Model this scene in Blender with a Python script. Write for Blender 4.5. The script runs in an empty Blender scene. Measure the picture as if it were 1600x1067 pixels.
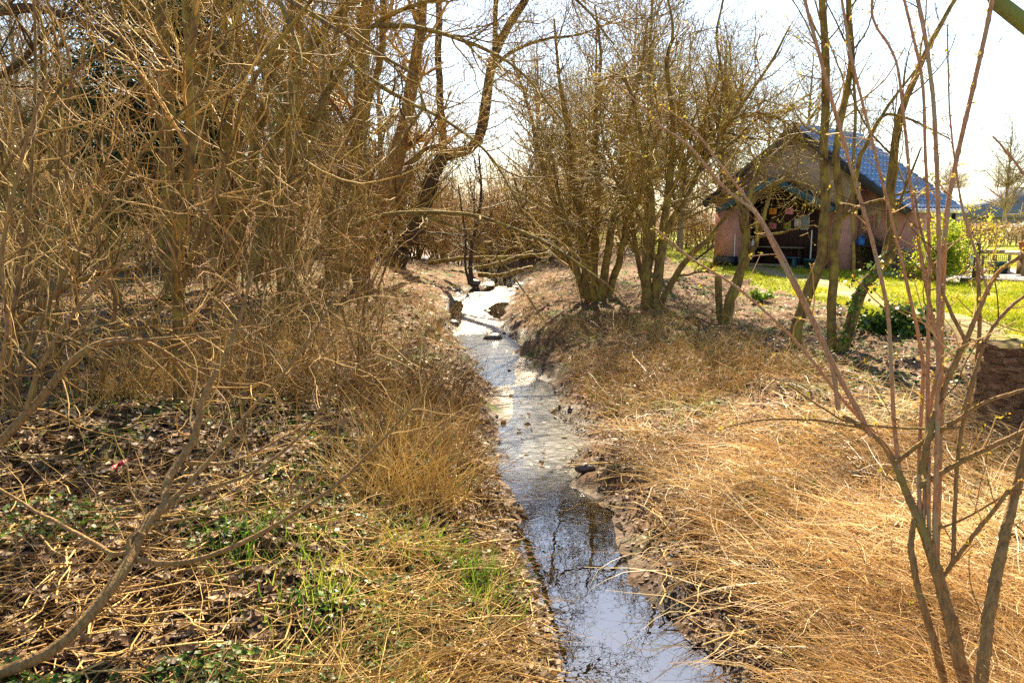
import bpy, math
import numpy as np
rad = math.radians
sc = bpy.context.scene
C = sc.collection

# ------------------------------------------------------------------ camera, sky, sun, exposure
WATER_TO_EYE = 2.3
PITCH = rad(9.07)
cam = bpy.data.cameras.new('camera'); cam.lens = 28; cam.sensor_width = 36
cam.clip_start = 0.05; cam.clip_end = 2000
camo = bpy.data.objects.new('camera', cam); C.objects.link(camo)
camo.location = (0, 0, WATER_TO_EYE); camo.rotation_euler = (rad(90) - PITCH, 0, 0)
sc.camera = camo

SUN_AZ, SUN_EL = rad(5), rad(41)
w = bpy.data.worlds.new('World'); sc.world = w; w.use_nodes = True
sky = w.node_tree.nodes.new('ShaderNodeTexSky'); sky.sky_type = 'NISHITA'; sky.sun_disc = False
sky.sun_elevation = SUN_EL; sky.sun_rotation = SUN_AZ; sky.air_density = 1.0; sky.dust_density = .45; sky.ozone_density = 1.0
w.node_tree.links.new(sky.outputs[0], w.node_tree.nodes['Background'].inputs[0])
w.node_tree.nodes['Background'].inputs[1].default_value = 0.062
sun = bpy.data.lights.new('sun', 'SUN'); sun.energy = 5.0; sun.angle = rad(0.5); sun.color = (1, 0.85, 0.60)
suno = bpy.data.objects.new('sun', sun); C.objects.link(suno)
suno.rotation_euler = (rad(90) - SUN_EL, 0, math.pi - SUN_AZ)
sc.view_settings.view_transform = 'Standard'; sc.view_settings.look = 'None'
sc.view_settings.exposure = 2.2; sc.view_settings.gamma = 1
cy = sc.cycles
cy.max_bounces = 5; cy.diffuse_bounces = 3; cy.glossy_bounces = 3; cy.transmission_bounces = 3; cy.transparent_max_bounces = 8
cy.use_denoising = False

# ------------------------------------------------------------------ numpy helpers
FPX = 1600 * 28 / 36
cp, sp = math.cos(PITCH), math.sin(PITCH)
def P(px, py, d):                                  # a photo position at a distance -> world point
    px, py, d = np.broadcast_arrays(np.asarray(px, float), np.asarray(py, float), np.asarray(d, float))
    X = (px - 800) / FPX * d; Yc = (533.5 - py) / FPX * d
    return np.stack([X, cp * d + sp * Yc, WATER_TO_EYE - sp * d + cp * Yc], -1)
def pix(p):
    x, y, z = p[..., 0], p[..., 1], p[..., 2] - WATER_TO_EYE
    d = y * cp - z * sp; up = y * sp + z * cp
    return 800 + FPX * x / d, 533.5 - FPX * up / d, d
def onplane(px, py, z):
    r = P(px, py, 1.0) - np.array([0, 0, WATER_TO_EYE]); t = (z - WATER_TO_EYE) / r[..., 2]
    return np.array([0, 0, WATER_TO_EYE]) + r * t[..., None]
_tab = np.random.default_rng(5).random((256, 256))
def vn(x, y, s=1.0, o=0):                          # smooth value noise 0..1
    x = np.asarray(x, float) / s + o * 17.31; y = np.asarray(y, float) / s + o * 9.77
    xi, yi = np.floor(x).astype(int), np.floor(y).astype(int); fx, fy = x - xi, y - yi
    fx = fx * fx * (3 - 2 * fx); fy = fy * fy * (3 - 2 * fy)
    a, b = _tab[xi & 255, yi & 255], _tab[(xi + 1) & 255, yi & 255]
    c, d = _tab[xi & 255, (yi + 1) & 255], _tab[(xi + 1) & 255, (yi + 1) & 255]
    return (a * (1 - fx) + b * fx) * (1 - fy) + (c * (1 - fx) + d * fx) * fy
def sstep(a, b, x):
    t = np.clip((x - a) / (b - a), 0, 1); return t * t * (3 - 2 * t)
def nrm(v): return v / np.maximum(np.linalg.norm(v, axis=-1, keepdims=True), 1e-9)

# ------------------------------------------------------------------ mesh helpers
def link(o, parent=None):
    C.objects.link(o)
    if parent is not None: o.parent = parent
    return o
def worldloc(o):
    v = np.zeros(3)
    while o is not None: v += np.array(o.location); o = o.parent
    return v
def mesh(name, V, F, mat, parent=None, tint=None, smooth=False, loc=None):
    V = np.asarray(V, np.float32).reshape(-1, 3)
    if parent is not None: V = V - worldloc(parent).astype(np.float32)
    elif loc is not None: V = V - np.asarray(loc, np.float32)
    F = F if isinstance(F, list) else [F]
    F = [np.asarray(f, np.int32) for f in F if len(f)]
    me = bpy.data.meshes.new(name)
    me.vertices.add(len(V)); me.vertices.foreach_set('co', V.ravel())
    nl = sum(f.size for f in F); npoly = sum(len(f) for f in F)
    me.loops.add(nl); me.loops.foreach_set('vertex_index', np.concatenate([f.ravel() for f in F]))
    tot = np.concatenate([np.full(len(f), f.shape[1], np.int32) for f in F])
    st = np.concatenate([[0], np.cumsum(tot)[:-1]]).astype(np.int32)
    me.polygons.add(npoly); me.polygons.foreach_set('loop_start', st); me.polygons.foreach_set('loop_total', tot)
    if smooth: me.polygons.foreach_set('use_smooth', np.ones(npoly, bool))
    if tint is not None:
        a = me.attributes.new('tint', 'FLOAT', 'POINT'); a.data.foreach_set('value', np.asarray(tint, np.float32))
    me.update(calc_edges=True); me.validate()
    me.materials.append(mat)
    o = bpy.data.objects.new(name, me)
    if loc is not None and parent is None: o.location = loc
    return link(o, parent)
def tag(o, label=None, cat=None, group=None, kind=None):
    for k, v in (('label', label), ('category', cat), ('group', group), ('kind', kind)):
        if v: o[k] = v
    return o
def thing(name, label, cat, loc=(0, 0, 0), group=None):
    o = bpy.data.objects.new(name, None); o.location = [float(q) for q in loc]; o.empty_display_size = 0.1
    link(o); return tag(o, label, cat, group)
def copy_thing(root, loc, rz, s=1.0, label=None, group=None):
    r = root.copy(); C.objects.link(r); r.location = [float(q) for q in loc]; r.rotation_euler = (0, 0, rz); r.scale = (s, s, s)
    if label: r['label'] = label
    if group: r['group'] = group
    for ch in list(root.children):
        c = ch.copy(); C.objects.link(c); c.parent = r
        for g in list(ch.children):
            d = g.copy(); C.objects.link(d); d.parent = c
    return r
class Geo:                                          # gathers shapes for one mesh
    def __init__(s): s.V = []; s.F = {}; s.n = 0; s.T = []
    def add(s, V, *Fs, tint=0.5):
        V = np.asarray(V, float).reshape(-1, 3); s.V.append(V)
        for F in Fs:
            F = np.asarray(F, int)
            if len(F): s.F.setdefault(F.shape[1], []).append(F + s.n)
        s.T.append(np.broadcast_to(np.asarray(tint, float), (len(V),))); s.n += len(V); return s
    def build(s, name, mat, parent=None, smooth=False, loc=None):
        return mesh(name, np.concatenate(s.V), [np.concatenate(f) for f in s.F.values()], mat, parent, np.concatenate(s.T), smooth, loc)
    def box(s, c, size, M=None, bev=0.0, tint=0.5):
        hx, hy, hz = np.array(size) / 2
        if bev <= 0:
            v = np.array([[x, y, z] for x in (-hx, hx) for y in (-hy, hy) for z in (-hz, hz)])
            f = [[0, 1, 3, 2], [4, 6, 7, 5], [0, 4, 5, 1], [2, 3, 7, 6], [0, 2, 6, 4], [1, 5, 7, 3]]
            fs = [f]
        else:
            b = min(bev, hx * .9, hy * .9, hz * .9)
            v = []; idx = {}
            for i, sx in enumerate((-1, 1)):
                for j, sy in enumerate((-1, 1)):
                    for k, sz in enumerate((-1, 1)):
                        for a in range(3):
                            q = np.array([sx * (hx - b), sy * (hy - b), sz * (hz - b)]); q[a] += (sx, sy, sz)[a] * b
                            idx[(i, j, k, a)] = len(v); v.append(q)
            v = np.array(v); q4 = []; q3 = []
            for a in range(3):
                o1, o2 = [q for q in range(3) if q != a]
                for sgn in (0, 1):
                    ring = []
                    for (p, q) in ((0, 0), (1, 0), (1, 1), (0, 1)):
                        key = [0, 0, 0]; key[a] = sgn; key[o1] = p; key[o2] = q; ring.append(idx[(*key, a)])
                    q4.append(ring)
                for p in (0, 1):
                    for q in (0, 1):
                        k0 = [0, 0, 0]; k0[o1] = p; k0[o2] = q; k1 = list(k0); k1[a] = 1
                        q4.append([idx[(*k0, o1)], idx[(*k1, o1)], idx[(*k1, o2)], idx[(*k0, o2)]])
            for i in (0, 1):
                for j in (0, 1):
                    for k in (0, 1): q3.append([idx[(i, j, k, 0)], idx[(i, j, k, 1)], idx[(i, j, k, 2)]])
            cen = np.zeros(3)
            q4 = [r if np.dot(np.cross(v[r[1]] - v[r[0]], v[r[2]] - v[r[0]]), v[r].mean(0)) > 0 else r[::-1] for r in q4]
            q3 = [r if np.dot(np.cross(v[r[1]] - v[r[0]], v[r[2]] - v[r[0]]), v[r].mean(0)) > 0 else r[::-1] for r in q3]
            fs = [q4, q3]
        if M is not None: v = v @ np.asarray(M).T
        return s.add(v + np.asarray(c, float), *fs, tint=tint)
    def prism(s, poly, d, o=(0, 0, 0), M=None):     # polygon in local x,z pushed along local y from 0 to d
        n = len(poly); a = np.array([[p[0], 0, p[1]] for p in poly], float); b = a.copy(); b[:, 1] = d
        v = np.concatenate([a, b])
        if M is not None: v = v @ np.asarray(M).T
        v = v + np.asarray(o, float)
        side = [[i, (i + 1) % n, n + (i + 1) % n, n + i] for i in range(n)]
        s.add(v, side)
        s.F.setdefault(n, []).append(np.array([list(range(n))[::-1]]) + s.n - 2 * n)
        s.F.setdefault(n, []).append(np.array([list(range(n, 2 * n))]) + s.n - 2 * n)
        return s
    def lathe(s, prof, c, k=16, wob=None):          # profile of (radius, height)
        th = np.linspace(0, 2 * np.pi, k, endpoint=False); n = len(prof)
        V = []
        for i, (r, z) in enumerate(prof):
            rr = r * (1 + (wob(th, z) if wob else 0))
            V.append(np.stack([rr * np.cos(th), rr * np.sin(th), np.full(k, z)], -1))
        i = np.arange(n - 1)[:, None]; j = np.arange(k)[None]; j2 = (j + 1) % k
        F = np.stack([i * k + j, i * k + j2, (i + 1) * k + j2, (i + 1) * k + j], -1).reshape(-1, 4)
        return s.add(np.concatenate(V) + np.asarray(c, float), F)
    def tubes(s, Pn, R, k=4, tint=None):
        V, F, T = tubes(Pn, R, k, tint); return s.add(V, F, tint=T)

def tubes(Pn, R, k=4, tint=None):
    B, N, _ = Pn.shape
    t = nrm(np.gradient(Pn, axis=1)); d = nrm(t.mean(1))
    ref = np.where(np.abs(d[:, 2:3]) < .9, np.array([[0, 0, 1.]]), np.array([[1., 0, 0]]))
    u = nrm(np.cross(ref, t[:, 0])); U = []
    for i in range(N):
        u = nrm(u - (u * t[:, i]).sum(-1, keepdims=True) * t[:, i]); U.append(u)
    U = np.stack(U, 1); W = np.cross(t, U)
    a = np.linspace(0, 2 * np.pi, k, endpoint=False)
    ring = U[:, :, None] * np.cos(a)[None, None, :, None] + W[:, :, None] * np.sin(a)[None, None, :, None]
    V = Pn[:, :, None] + ring * R[:, :, None, None]
    b = np.arange(B)[:, None, None] * N * k; i = np.arange(N - 1)[None, :, None] * k; j = np.arange(k)[None, None]; j2 = (j + 1) % k
    F = np.stack([b + i + j, b + i + j2, b + i + k + j2, b + i + k + j], -1).reshape(-1, 4)
    T = np.full(B * N * k, .5) if tint is None else np.repeat(tint, N * k)
    return V.reshape(-1, 3), F, T
def ribbons(Pn, W, side):                           # flat blades: Pn (B,N,3), W (B,N) half width, side (B,3)
    B, N, _ = Pn.shape
    V = np.stack([Pn - side[:, None] * W[..., None], Pn + side[:, None] * W[..., None]], 2)
    b = np.arange(B)[:, None] * N * 2; i = np.arange(N - 1)[None] * 2
    F = np.stack([b + i, b + i + 1, b + i + 3, b + i + 2], -1).reshape(-1, 4)
    return V.reshape(-1, 3), F
def catmull(p, n):
    p = np.asarray(p, float); q = np.concatenate([[2 * p[0] - p[1]], p, [2 * p[-1] - p[-2]]])
    s = np.concatenate([[0], np.cumsum(np.linalg.norm(np.diff(p, axis=0), axis=1))])
    u = np.interp(np.linspace(0, s[-1], n), s, np.arange(len(p))); i = np.minimum(u.astype(int), len(p) - 2); f = (u - i)[:, None]
    a, b, c, d = q[i], q[i + 1], q[i + 2], q[i + 3]
    return .5 * (2 * b + (c - a) * f + (2 * a - 5 * b + 4 * c - d) * f**2 + (3 * b - a - 3 * c + d) * f**3)

# ------------------------------------------------------------------ materials
def M_(name):
    m = bpy.data.materials.new(name); m.use_nodes = True; nt = m.node_tree
    return m, nt, nt.nodes['Principled BSDF']
def N_(nt, t, **kw):
    n = nt.nodes.new(t)
    for k, v in kw.items(): setattr(n, k, v)
    return n
def ramp(nt, fac, cols, interp='LINEAR'):
    r = N_(nt, 'ShaderNodeValToRGB'); e = r.color_ramp.elements; r.color_ramp.interpolation = interp
    while len(e) < len(cols): e.new(0.5)
    for i, (p, c) in enumerate(cols): e[i].position = p; e[i].color = (*c, 1)
    nt.links.new(fac, r.inputs[0]); return r.outputs[0]
def noise(nt, scale, detail=4, coord='Object', rough=.55, dist=0, vec=None):
    n = N_(nt, 'ShaderNodeTexNoise'); n.inputs['Scale'].default_value = scale; n.inputs['Detail'].default_value = detail
    n.inputs['Roughness'].default_value = rough; n.inputs['Distortion'].default_value = dist
    if vec is None:
        tc = N_(nt, 'ShaderNodeTexCoord'); vec = tc.outputs[coord]
    nt.links.new(vec, n.inputs['Vector']); return n.outputs['Fac']
def attr(nt, name):
    a = N_(nt, 'ShaderNodeAttribute'); a.attribute_name = name; return a.outputs['Fac']
def mixc(nt, f, a, b):
    m = N_(nt, 'ShaderNodeMix', data_type='RGBA')
    for s_, v in ((m.inputs[0], f), (m.inputs[6], a), (m.inputs[7], b)):
        if isinstance(v, (tuple, list)): s_.default_value = (*v, 1)
        elif isinstance(v, (int, float)): s_.default_value = v
        else: nt.links.new(v, s_)
    return m.outputs[2]
def math_(nt, op, a, b=0.0, c=None):
    m = N_(nt, 'ShaderNodeMath', operation=op)
    for s_, v in zip(m.inputs, (a, b, c)):
        if v is None: continue
        if isinstance(v, (int, float)): s_.default_value = v
        else: nt.links.new(v, s_)
    return m.outputs[0]
def bump(nt, h, strength, dist, bs):
    b = N_(nt, 'ShaderNodeBump'); b.inputs['Strength'].default_value = strength; b.inputs['Distance'].default_value = dist
    nt.links.new(h, b.inputs['Height']); nt.links.new(b.outputs[0], bs.inputs['Normal']); return b
def warm(c, k=.6, g=1.02): return (c[0], c[1] * g, c[2] * k)
def bark(name, c1, c2, moss=None, mossamt=.5, scale=14, rough=.85, bstr=.6):
    c1, c2 = warm(c1, .72, .97), warm(c2, .72, .97)
    m, nt, bs = M_(name)
    mp = N_(nt, 'ShaderNodeMapping'); mp.inputs['Scale'].default_value = (1, 1, .22)
    tc = N_(nt, 'ShaderNodeTexCoord'); nt.links.new(tc.outputs['Object'], mp.inputs[0])
    f = noise(nt, scale * 2, 5, vec=mp.outputs[0])
    col = ramp(nt, f, [(.3, c2), (.68, c1)])
    if moss:
        g = noise(nt, 5, 4); gm = ramp(nt, g, [(.62 - mossamt * .35, (0, 0, 0)), (.72 - mossamt * .2, (1, 1, 1))])
        col = mixc(nt, gm, col, moss)
    nt.links.new(col, bs.inputs['Base Color']); bs.inputs['Roughness'].default_value = rough
    bs.inputs['Specular IOR Level'].default_value = .25
    if bstr: bump(nt, f, bstr, .02, bs)
    return m
def leafy(name, cols, trans=.4, rough=.6, spec=.3, wk=.6, wg=1.02):   # thin leaf or stalk: lets light through, colour varies by piece
    m, nt, bs = M_(name); cols = [(p_, warm(c_, wk, wg)) for p_, c_ in cols]
    t = attr(nt, 'tint'); c = ramp(nt, t, cols)
    nt.links.new(c, bs.inputs['Base Color']); bs.inputs['Roughness'].default_value = rough
    bs.inputs['Specular IOR Level'].default_value = spec
    if trans > 0:
        tr = N_(nt, 'ShaderNodeBsdfTranslucent'); mx = N_(nt, 'ShaderNodeMixShader'); mx.inputs[0].default_value = trans
        nt.links.new(mixc(nt, 0.0, c, c), tr.inputs[0])
        out = nt.nodes['Material Output']
        nt.links.new(bs.outputs[0], mx.inputs[1]); nt.links.new(tr.outputs[0], mx.inputs[2]); nt.links.new(mx.outputs[0], out.inputs[0])
    return m
def plain(name, c, c2=None, rough=.7, scale=8, spec=.4, bstr=0, stretch=None, metal=0):
    m, nt, bs = M_(name)
    vec = None
    if stretch:
        mp = N_(nt, 'ShaderNodeMapping'); mp.inputs['Scale'].default_value = stretch
        tc = N_(nt, 'ShaderNodeTexCoord'); nt.links.new(tc.outputs['Object'], mp.inputs[0]); vec = mp.outputs[0]
    f = noise(nt, scale, 6, vec=vec)
    nt.links.new(ramp(nt, f, [(.3, c2 or tuple(q * .75 for q in c)), (.7, c)]), bs.inputs['Base Color'])
    bs.inputs['Roughness'].default_value = rough; bs.inputs['Specular IOR Level'].default_value = spec; bs.inputs['Metallic'].default_value = metal
    if bstr: bump(nt, f, bstr, .01, bs)
    return m

MOSS = (.26, .185, .03)
B_olive = bark('bark_olive', (.24, .145, .055), (.055, .033, .015), MOSS, .45)
B_brown = bark('bark_brown', (.27, .15, .065), (.07, .04, .018), MOSS, .25)
B_dark = bark('bark_dark', (.085, .055, .038), (.03, .02, .015), (.12, .10, .02), .12, scale=9)
B_mossy = bark('bark_mossy', (.23, .145, .05), (.055, .034, .014), MOSS, .5)
B_cane = bark('bark_cane', (.52, .27, .16), (.25, .12, .07), (.33, .24, .12), .25, scale=55, rough=.6, bstr=.5)
B_fore = bark('bark_fore', (.36, .21, .10), (.15, .085, .04), (.26, .19, .05), .15, scale=40, bstr=.8)
def twigmat(name, cols): return leafy(name, cols, 0, .7, .3, .48, .885)
T_gold = twigmat('twig_gold', [(0, (.07, .04, .018)), (.5, (.40, .25, .095)), (1, (.78, .58, .36))])
T_bush = twigmat('twig_bush', [(0, (.06, .042, .015)), (.5, (.26, .18, .055)), (1, (.60, .45, .18))])
T_olive = twigmat('twig_olive', [(0, (.06, .04, .015)), (.5, (.34, .235, .07)), (1, (.68, .52, .24))])
T_red = twigmat('twig_red', [(0, (.07, .035, .018)), (.5, (.36, .19, .09)), (1, (.70, .48, .32))])
T_dark = twigmat('twig_dark', [(0, (.06, .045, .03)), (1, (.16, .11, .06))])
T_haze = twigmat('twig_far_haze', [(0, (.20, .17, .15)), (1, (.32, .28, .24))])  # haze of the distance put into the twig colour as pale grey
L_bud = leafy('bud_leaf', [(0, (.22, .20, .03)), (.6, (.34, .34, .05)), (1, (.45, .36, .07))], .5)
L_dead = leafy('dead_leaf', [(0, (.04, .02, .012)), (.4, (.13, .068, .036)), (.75, (.28, .16, .09)), (.93, (.44, .30, .20)), (1, (.38, .17, .04))], .12, .6, .3, .8)
L_straw = leafy('straw', [(0, (.16, .08, .03)), (.35, (.44, .24, .09)), (.75, (.66, .43, .21)), (1, (.85, .68, .46))], .3, .5, .4, .92, 1.05)
L_stalk = leafy('dry_stalk', [(0, (.12, .06, .03)), (.5, (.30, .165, .07)), (1, (.50, .32, .15))], .15, .7)
L_green = leafy('green_leaf', [(0, (.015, .045, .008)), (.5, (.05, .11, .014)), (.85, (.14, .20, .025)), (1, (.32, .32, .04))], .4, .45)
L_grass = leafy('grass_blade', [(0, (.06, .15, .012)), (.6, (.16, .28, .025)), (1, (.34, .36, .07))], .45, .5)
L_lawn = leafy('lawn_blade', [(0, (.16, .20, .012)), (.5, (.31, .33, .02)), (1, (.48, .42, .06))], .4, .55)
L_ivy = leafy('ivy_leaf', [(0, (.02, .055, .01)), (.6, (.05, .11, .02)), (1, (.13, .18, .03))], .25, .35, .5)
L_bright = leafy('bright_leaf', [(0, (.12, .20, .02)), (.5, (.30, .38, .035)), (1, (.55, .50, .07))], .45, .4)
L_yellow = leafy('yellow_leaf', [(0, (.45, .38, .04)), (1, (.75, .62, .08))], .45, .5)
L_conifer = leafy('conifer_needle', [(0, (.012, .035, .016)), (.7, (.03, .075, .03)), (1, (.07, .11, .035))], .2, .6)
L_prim = leafy('primrose_leaf', [(0, (.10, .22, .03)), (.7, (.24, .38, .06)), (1, (.7, .68, .25))], .4, .5)

# ------------------------------------------------------------------ the ground and the brook
PY = np.array([1067, 1000, 950, 900, 850, 800, 750, 700, 650, 600, 560, 520, 490, 470, 455, 445, 440], float)
PL = np.array([884, 856, 840, 826, 820, 806, 792, 784, 778, 760, 738, 716, 702, 712, 726, 748, 770], float)
PR = np.array([1120, 1052, 1010, 1000, 965, 930, 905, 890, 868, 845, 818, 790, 784, 795, 806, 818, 812], float)
wl, wr = onplane(PL, PY, 0.0), onplane(PR, PY, 0.0)
SY = np.concatenate([[-40, 1.5], wl[:, 1], [30, 36, 44, 70]])
SL = np.concatenate([[-6, .05], wl[:, 0], [-1.2, -3.2, -6, -16]])
SR = np.concatenate([[-4, 1.05], wr[:, 0], [-.1, -2.0, -4.6, -14]])
def edges(y, wob=True):
    l, r = np.interp(y, SY, SL), np.interp(y, SY, SR)
    if wob:
        l = l + .20 * (vn(y, y * 0, .5, 1) - .5) + .06 * (vn(y, y * 0, .13, 2) - .5)
        r = r + .30 * (vn(y, y * 0, .6, 3) - .5) + .08 * (vn(y, y * 0, .15, 4) - .5)
    return l, r
def profile(d, hi, steep):
    return np.interp(d - steep * sstep(.08, .5, d), [-1, -.35, 0, .10, .28, .9, 2.6, 6, 60], [-.16, -.12, -.01, .05, .20, .38, .58, hi, hi + .1])
def height(x, y):
    x, y = np.asarray(x, float), np.asarray(y, float)
    l, r = edges(y)
    dl, dr = l - x, x - r
    nz = vn(y, x * 0, 1.1, 6) * .12
    zl = profile(dl, .72, nz); zr = profile(dr, .75, nz + .05)
    inside = (dl < 0) & (dr < 0)
    z = np.where(dl > -.0001, zl, np.where(dr > -.0001, zr, np.interp(np.minimum(-dl, -dr), [0, .12, .35], [-.01, -.05, -.13])))
    sh = np.clip(1 - dr / -.55, 0, 1) * sstep(4.2, 4.8, y) * (1 - sstep(6.2, 7.2, y)); z = np.where(inside, z + .03 * sh, z)
    # silt bars in the middle reach
    silt = sstep(5.4, 7.2, y) * (1 - sstep(26, 30, y))
    z = np.where(inside, z * (1 - silt) + silt * (-.016 - .02 * (1 - sstep(7.5, 11, y)) + .026 * vn(x * 1.8, y * .55, .9, 7) + .012 * vn(x, y, .25, 8) + .016 * vn(x, y, .11, 19) - .055 * sstep(.52, .68, vn(x * 2.2, y * .5, 1.3, 24))), z)
    out = sstep(.1, .6, np.maximum(dl, dr))
    z = z + out * ((vn(x, y, 1.3, 9) - .5) * .14 + (vn(x, y, .35, 10) - .5) * .06) + sstep(.02, .2, np.maximum(dl, dr)) * ((vn(x, y, .16, 11) - .5) * .08 + (vn(x, y, .07, 13) - .5) * .05)
    return z + sstep(60, 300, y) * 2.0
def onground(px, py):
    px, py = np.broadcast_arrays(np.asarray(px, float), np.asarray(py, float))
    z = np.full(px.shape, .5)
    for _ in range(12):
        q = onplane(px, py, z); z = .5 * z + .5 * height(q[..., 0], q[..., 1])
    q = onplane(px, py, z); q[..., 2] = height(q[..., 0], q[..., 1]); return q
def inpoly(x, y, poly):
    ins = np.zeros(np.shape(x), bool); n = len(poly)
    for i in range(n):
        (x1, y1), (x2, y2) = poly[i], poly[(i + 1) % n]
        c = ((y1 > y) != (y2 > y)) & (x < (x2 - x1) * (y - y1) / (y2 - y1 + 1e-12) + x1); ins ^= c
    return ins
_lw = onplane(np.array([1045, 1120, 1200, 1290, 1350, 1430, 1500, 1610, 1800, 2200]), np.array([405, 428, 448, 472, 490, 506, 517, 524, 560, 600]), .75)
LAWN = [(q[0], q[1]) for q in _lw] + [(60, 8), (60, 70), (5, 70), (5.5, 33)]
_pt = onplane(np.array([1090., 1235, 1290, 1340, 1420, 1490, 1560, 1640, 1900]), np.array([404., 429, 447, 463, 482, 503, 524, 545, 600]), .75)
_gv = onplane(np.array([1395., 1480, 1560, 1700, 1900, 1900, 1600, 1480, 1390]), np.array([440., 440, 440, 446, 450, 424, 421, 421, 424]), .75)
GRAVEL = [(q[0], q[1]) for q in _gv]
def pathdist(x, y):
    d = np.full(np.shape(x), 1e9)
    for a, b in zip(_pt[:-1, :2], _pt[1:, :2]):
        e = b - a; t = np.clip(((x - a[0]) * e[0] + (y - a[1]) * e[1]) / (e @ e), 0, 1)
        d = np.minimum(d, np.hypot(x - a[0] - t * e[0], y - a[1] - t * e[1]))
    return d
def lawnmask(x, y):
    return inpoly(x + (vn(x, y, .5, 21) - .5) * .5, y + (vn(x, y, .5, 22) - .5) * .9, LAWN)

gx = np.concatenate([-np.geomspace(5, 240, 46)[::-1], np.arange(-4.9, 6.0, .055), np.geomspace(6, 240, 46)])
gy = np.concatenate([np.linspace(-30, 1.8, 12), np.arange(2, 14, .06), np.arange(14, 28, .085), np.arange(28, 34, .2), np.geomspace(34.2, 520, 40)])
GX, GY = np.meshgrid(gx, gy); GZ = height(GX, GY)
nx, ny = len(gx), len(gy)
ii, jj = np.meshgrid(np.arange(nx - 1), np.arange(ny - 1)); a0 = (jj * nx + ii).ravel()
gm, nt, bs = M_('ground_earth')
lit = ramp(nt, noise(nt, 9, 8, rough=.7), [(.28, (.045, .026, .015)), (.5, (.16, .085, .042)), (.62, (.26, .15, .08)), (.78, (.36, .22, .12))])
lit = mixc(nt, ramp(nt, noise(nt, 1.7, 5), [(.5, (0, 0, 0)), (.68, (1, 1, 1))]), lit, (.075, .10, .02))
mud = ramp(nt, noise(nt, 16, 6), [(.3, (.022, .015, .01)), (.7, (.085, .055, .034))])
silt = ramp(nt, noise(nt, 7, 6), [(.3, (.17, .125, .085)), (.7, (.34, .27, .20))])
lawnc = ramp(nt, noise(nt, 3, 8, rough=.7), [(.3, (.16, .18, .012)), (.55, (.28, .29, .02)), (.75, (.40, .34, .05))])
pathc = ramp(nt, noise(nt, 12, 6), [(.3, (.27, .20, .12)), (.7, (.40, .31, .20))])
gravc = ramp(nt, noise(nt, 30, 6), [(.3, (.26, .24, .23)), (.7, (.42, .38, .34))])
col = mixc(nt, attr(nt, 'wet'), lit, mud); col = mixc(nt, attr(nt, 'silt'), col, silt)
col = mixc(nt, attr(nt, 'lawn'), col, lawnc); col = mixc(nt, attr(nt, 'path'), col, pathc); col = mixc(nt, attr(nt, 'gravel'), col, gravc)
nt.links.new(col, bs.inputs['Base Color'])
ro = N_(nt, 'ShaderNodeMapRange'); nt.links.new(attr(nt, 'wet'), ro.inputs[0]); ro.inputs[3].default_value = .9; ro.inputs[4].default_value = .5
nt.links.new(math_(nt, 'SUBTRACT', ro.outputs[0], math_(nt, 'MULTIPLY', attr(nt, 'silt'), .2)), bs.inputs['Roughness'])
sp_ = N_(nt, 'ShaderNodeMapRange'); nt.links.new(attr(nt, 'wet'), sp_.inputs[0]); sp_.inputs[3].default_value = .2; sp_.inputs[4].default_value = .4
nt.links.new(sp_.outputs[0], bs.inputs['Specular IOR Level'])
hb = math_(nt, 'ADD', noise(nt, 22, 8, rough=.7), math_(nt, 'MULTIPLY', noise(nt, 5, 4), 1.5))
bump(nt, hb, .9, .03, bs)
ground = mesh('ground', np.stack([GX, GY, GZ], -1), np.stack([a0, a0 + 1, a0 + nx + 1, a0 + nx], -1), gm, smooth=True)
tag(ground, kind='structure')
_l, _r = edges(GY); _dd = np.maximum(_l - GX, GX - _r)

wet = (1 - sstep(.0, .40, _dd + (vn(GX, GY, .3, 12) - .4) * .5)) * (.45 + .55 * sstep(.3, .7, vn(GX, GY, .5, 15)))
siltm = (1 - sstep(-.16, -.02, _dd)) * sstep(5.2, 7.2, GY)
masks = {'wet': wet, 'silt': siltm, 'lawn': lawnmask(GX, GY) * 1.0, 'path': 1 - sstep(.10, .36, pathdist(GX, GY) + (vn(GX, GY, .4, 14) - .5) * .3), 'gravel': inpoly(GX, GY, GRAVEL) * 1.0}
for k, v in masks.items():
    at = ground.data.attributes.new(k, 'FLOAT', 'POINT'); at.data.foreach_set('value', np.asarray(v, np.float32).ravel())

# water: clear brown brook, rippled in the middle reach
wy = np.concatenate([np.linspace(-20, 2, 8), np.arange(2.2, 34, .2), np.linspace(35, 60, 10)])
l, r = edges(wy, False); l = l - .3; r = r + .3
nwx = 16; tt = np.linspace(0, 1, nwx)
WX = l[:, None] * (1 - tt) + r[:, None] * tt; WY = np.repeat(wy[:, None], nwx, 1)
ii, jj = np.meshgrid(np.arange(nwx - 1), np.arange(len(wy) - 1)); a1 = (jj * nwx + ii).ravel()
wm, nt, bs = M_('brook_water'); nt.nodes.remove(bs); out = nt.nodes['Material Output']
tc = N_(nt, 'ShaderNodeTexCoord'); sep = N_(nt, 'ShaderNodeSeparateXYZ'); nt.links.new(tc.outputs['Object'], sep.inputs[0])
mr = N_(nt, 'ShaderNodeMapRange'); mr.interpolation_type = 'SMOOTHSTEP'; nt.links.new(sep.outputs[1], mr.inputs[0])
mr.inputs[1].default_value = 5.2; mr.inputs[2].default_value = 7.5; mr.inputs[3].default_value = .02; mr.inputs[4].default_value = 1
mr2 = N_(nt, 'ShaderNodeMapRange'); mr2.interpolation_type = 'SMOOTHSTEP'; nt.links.new(sep.outputs[1], mr2.inputs[0])
mr2.inputs[1].default_value = 15; mr2.inputs[2].default_value = 19; mr2.inputs[3].default_value = 1; mr2.inputs[4].default_value = .25
amt = math_(nt, 'MULTIPLY', mr.outputs[0], mr2.outputs[0])
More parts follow.
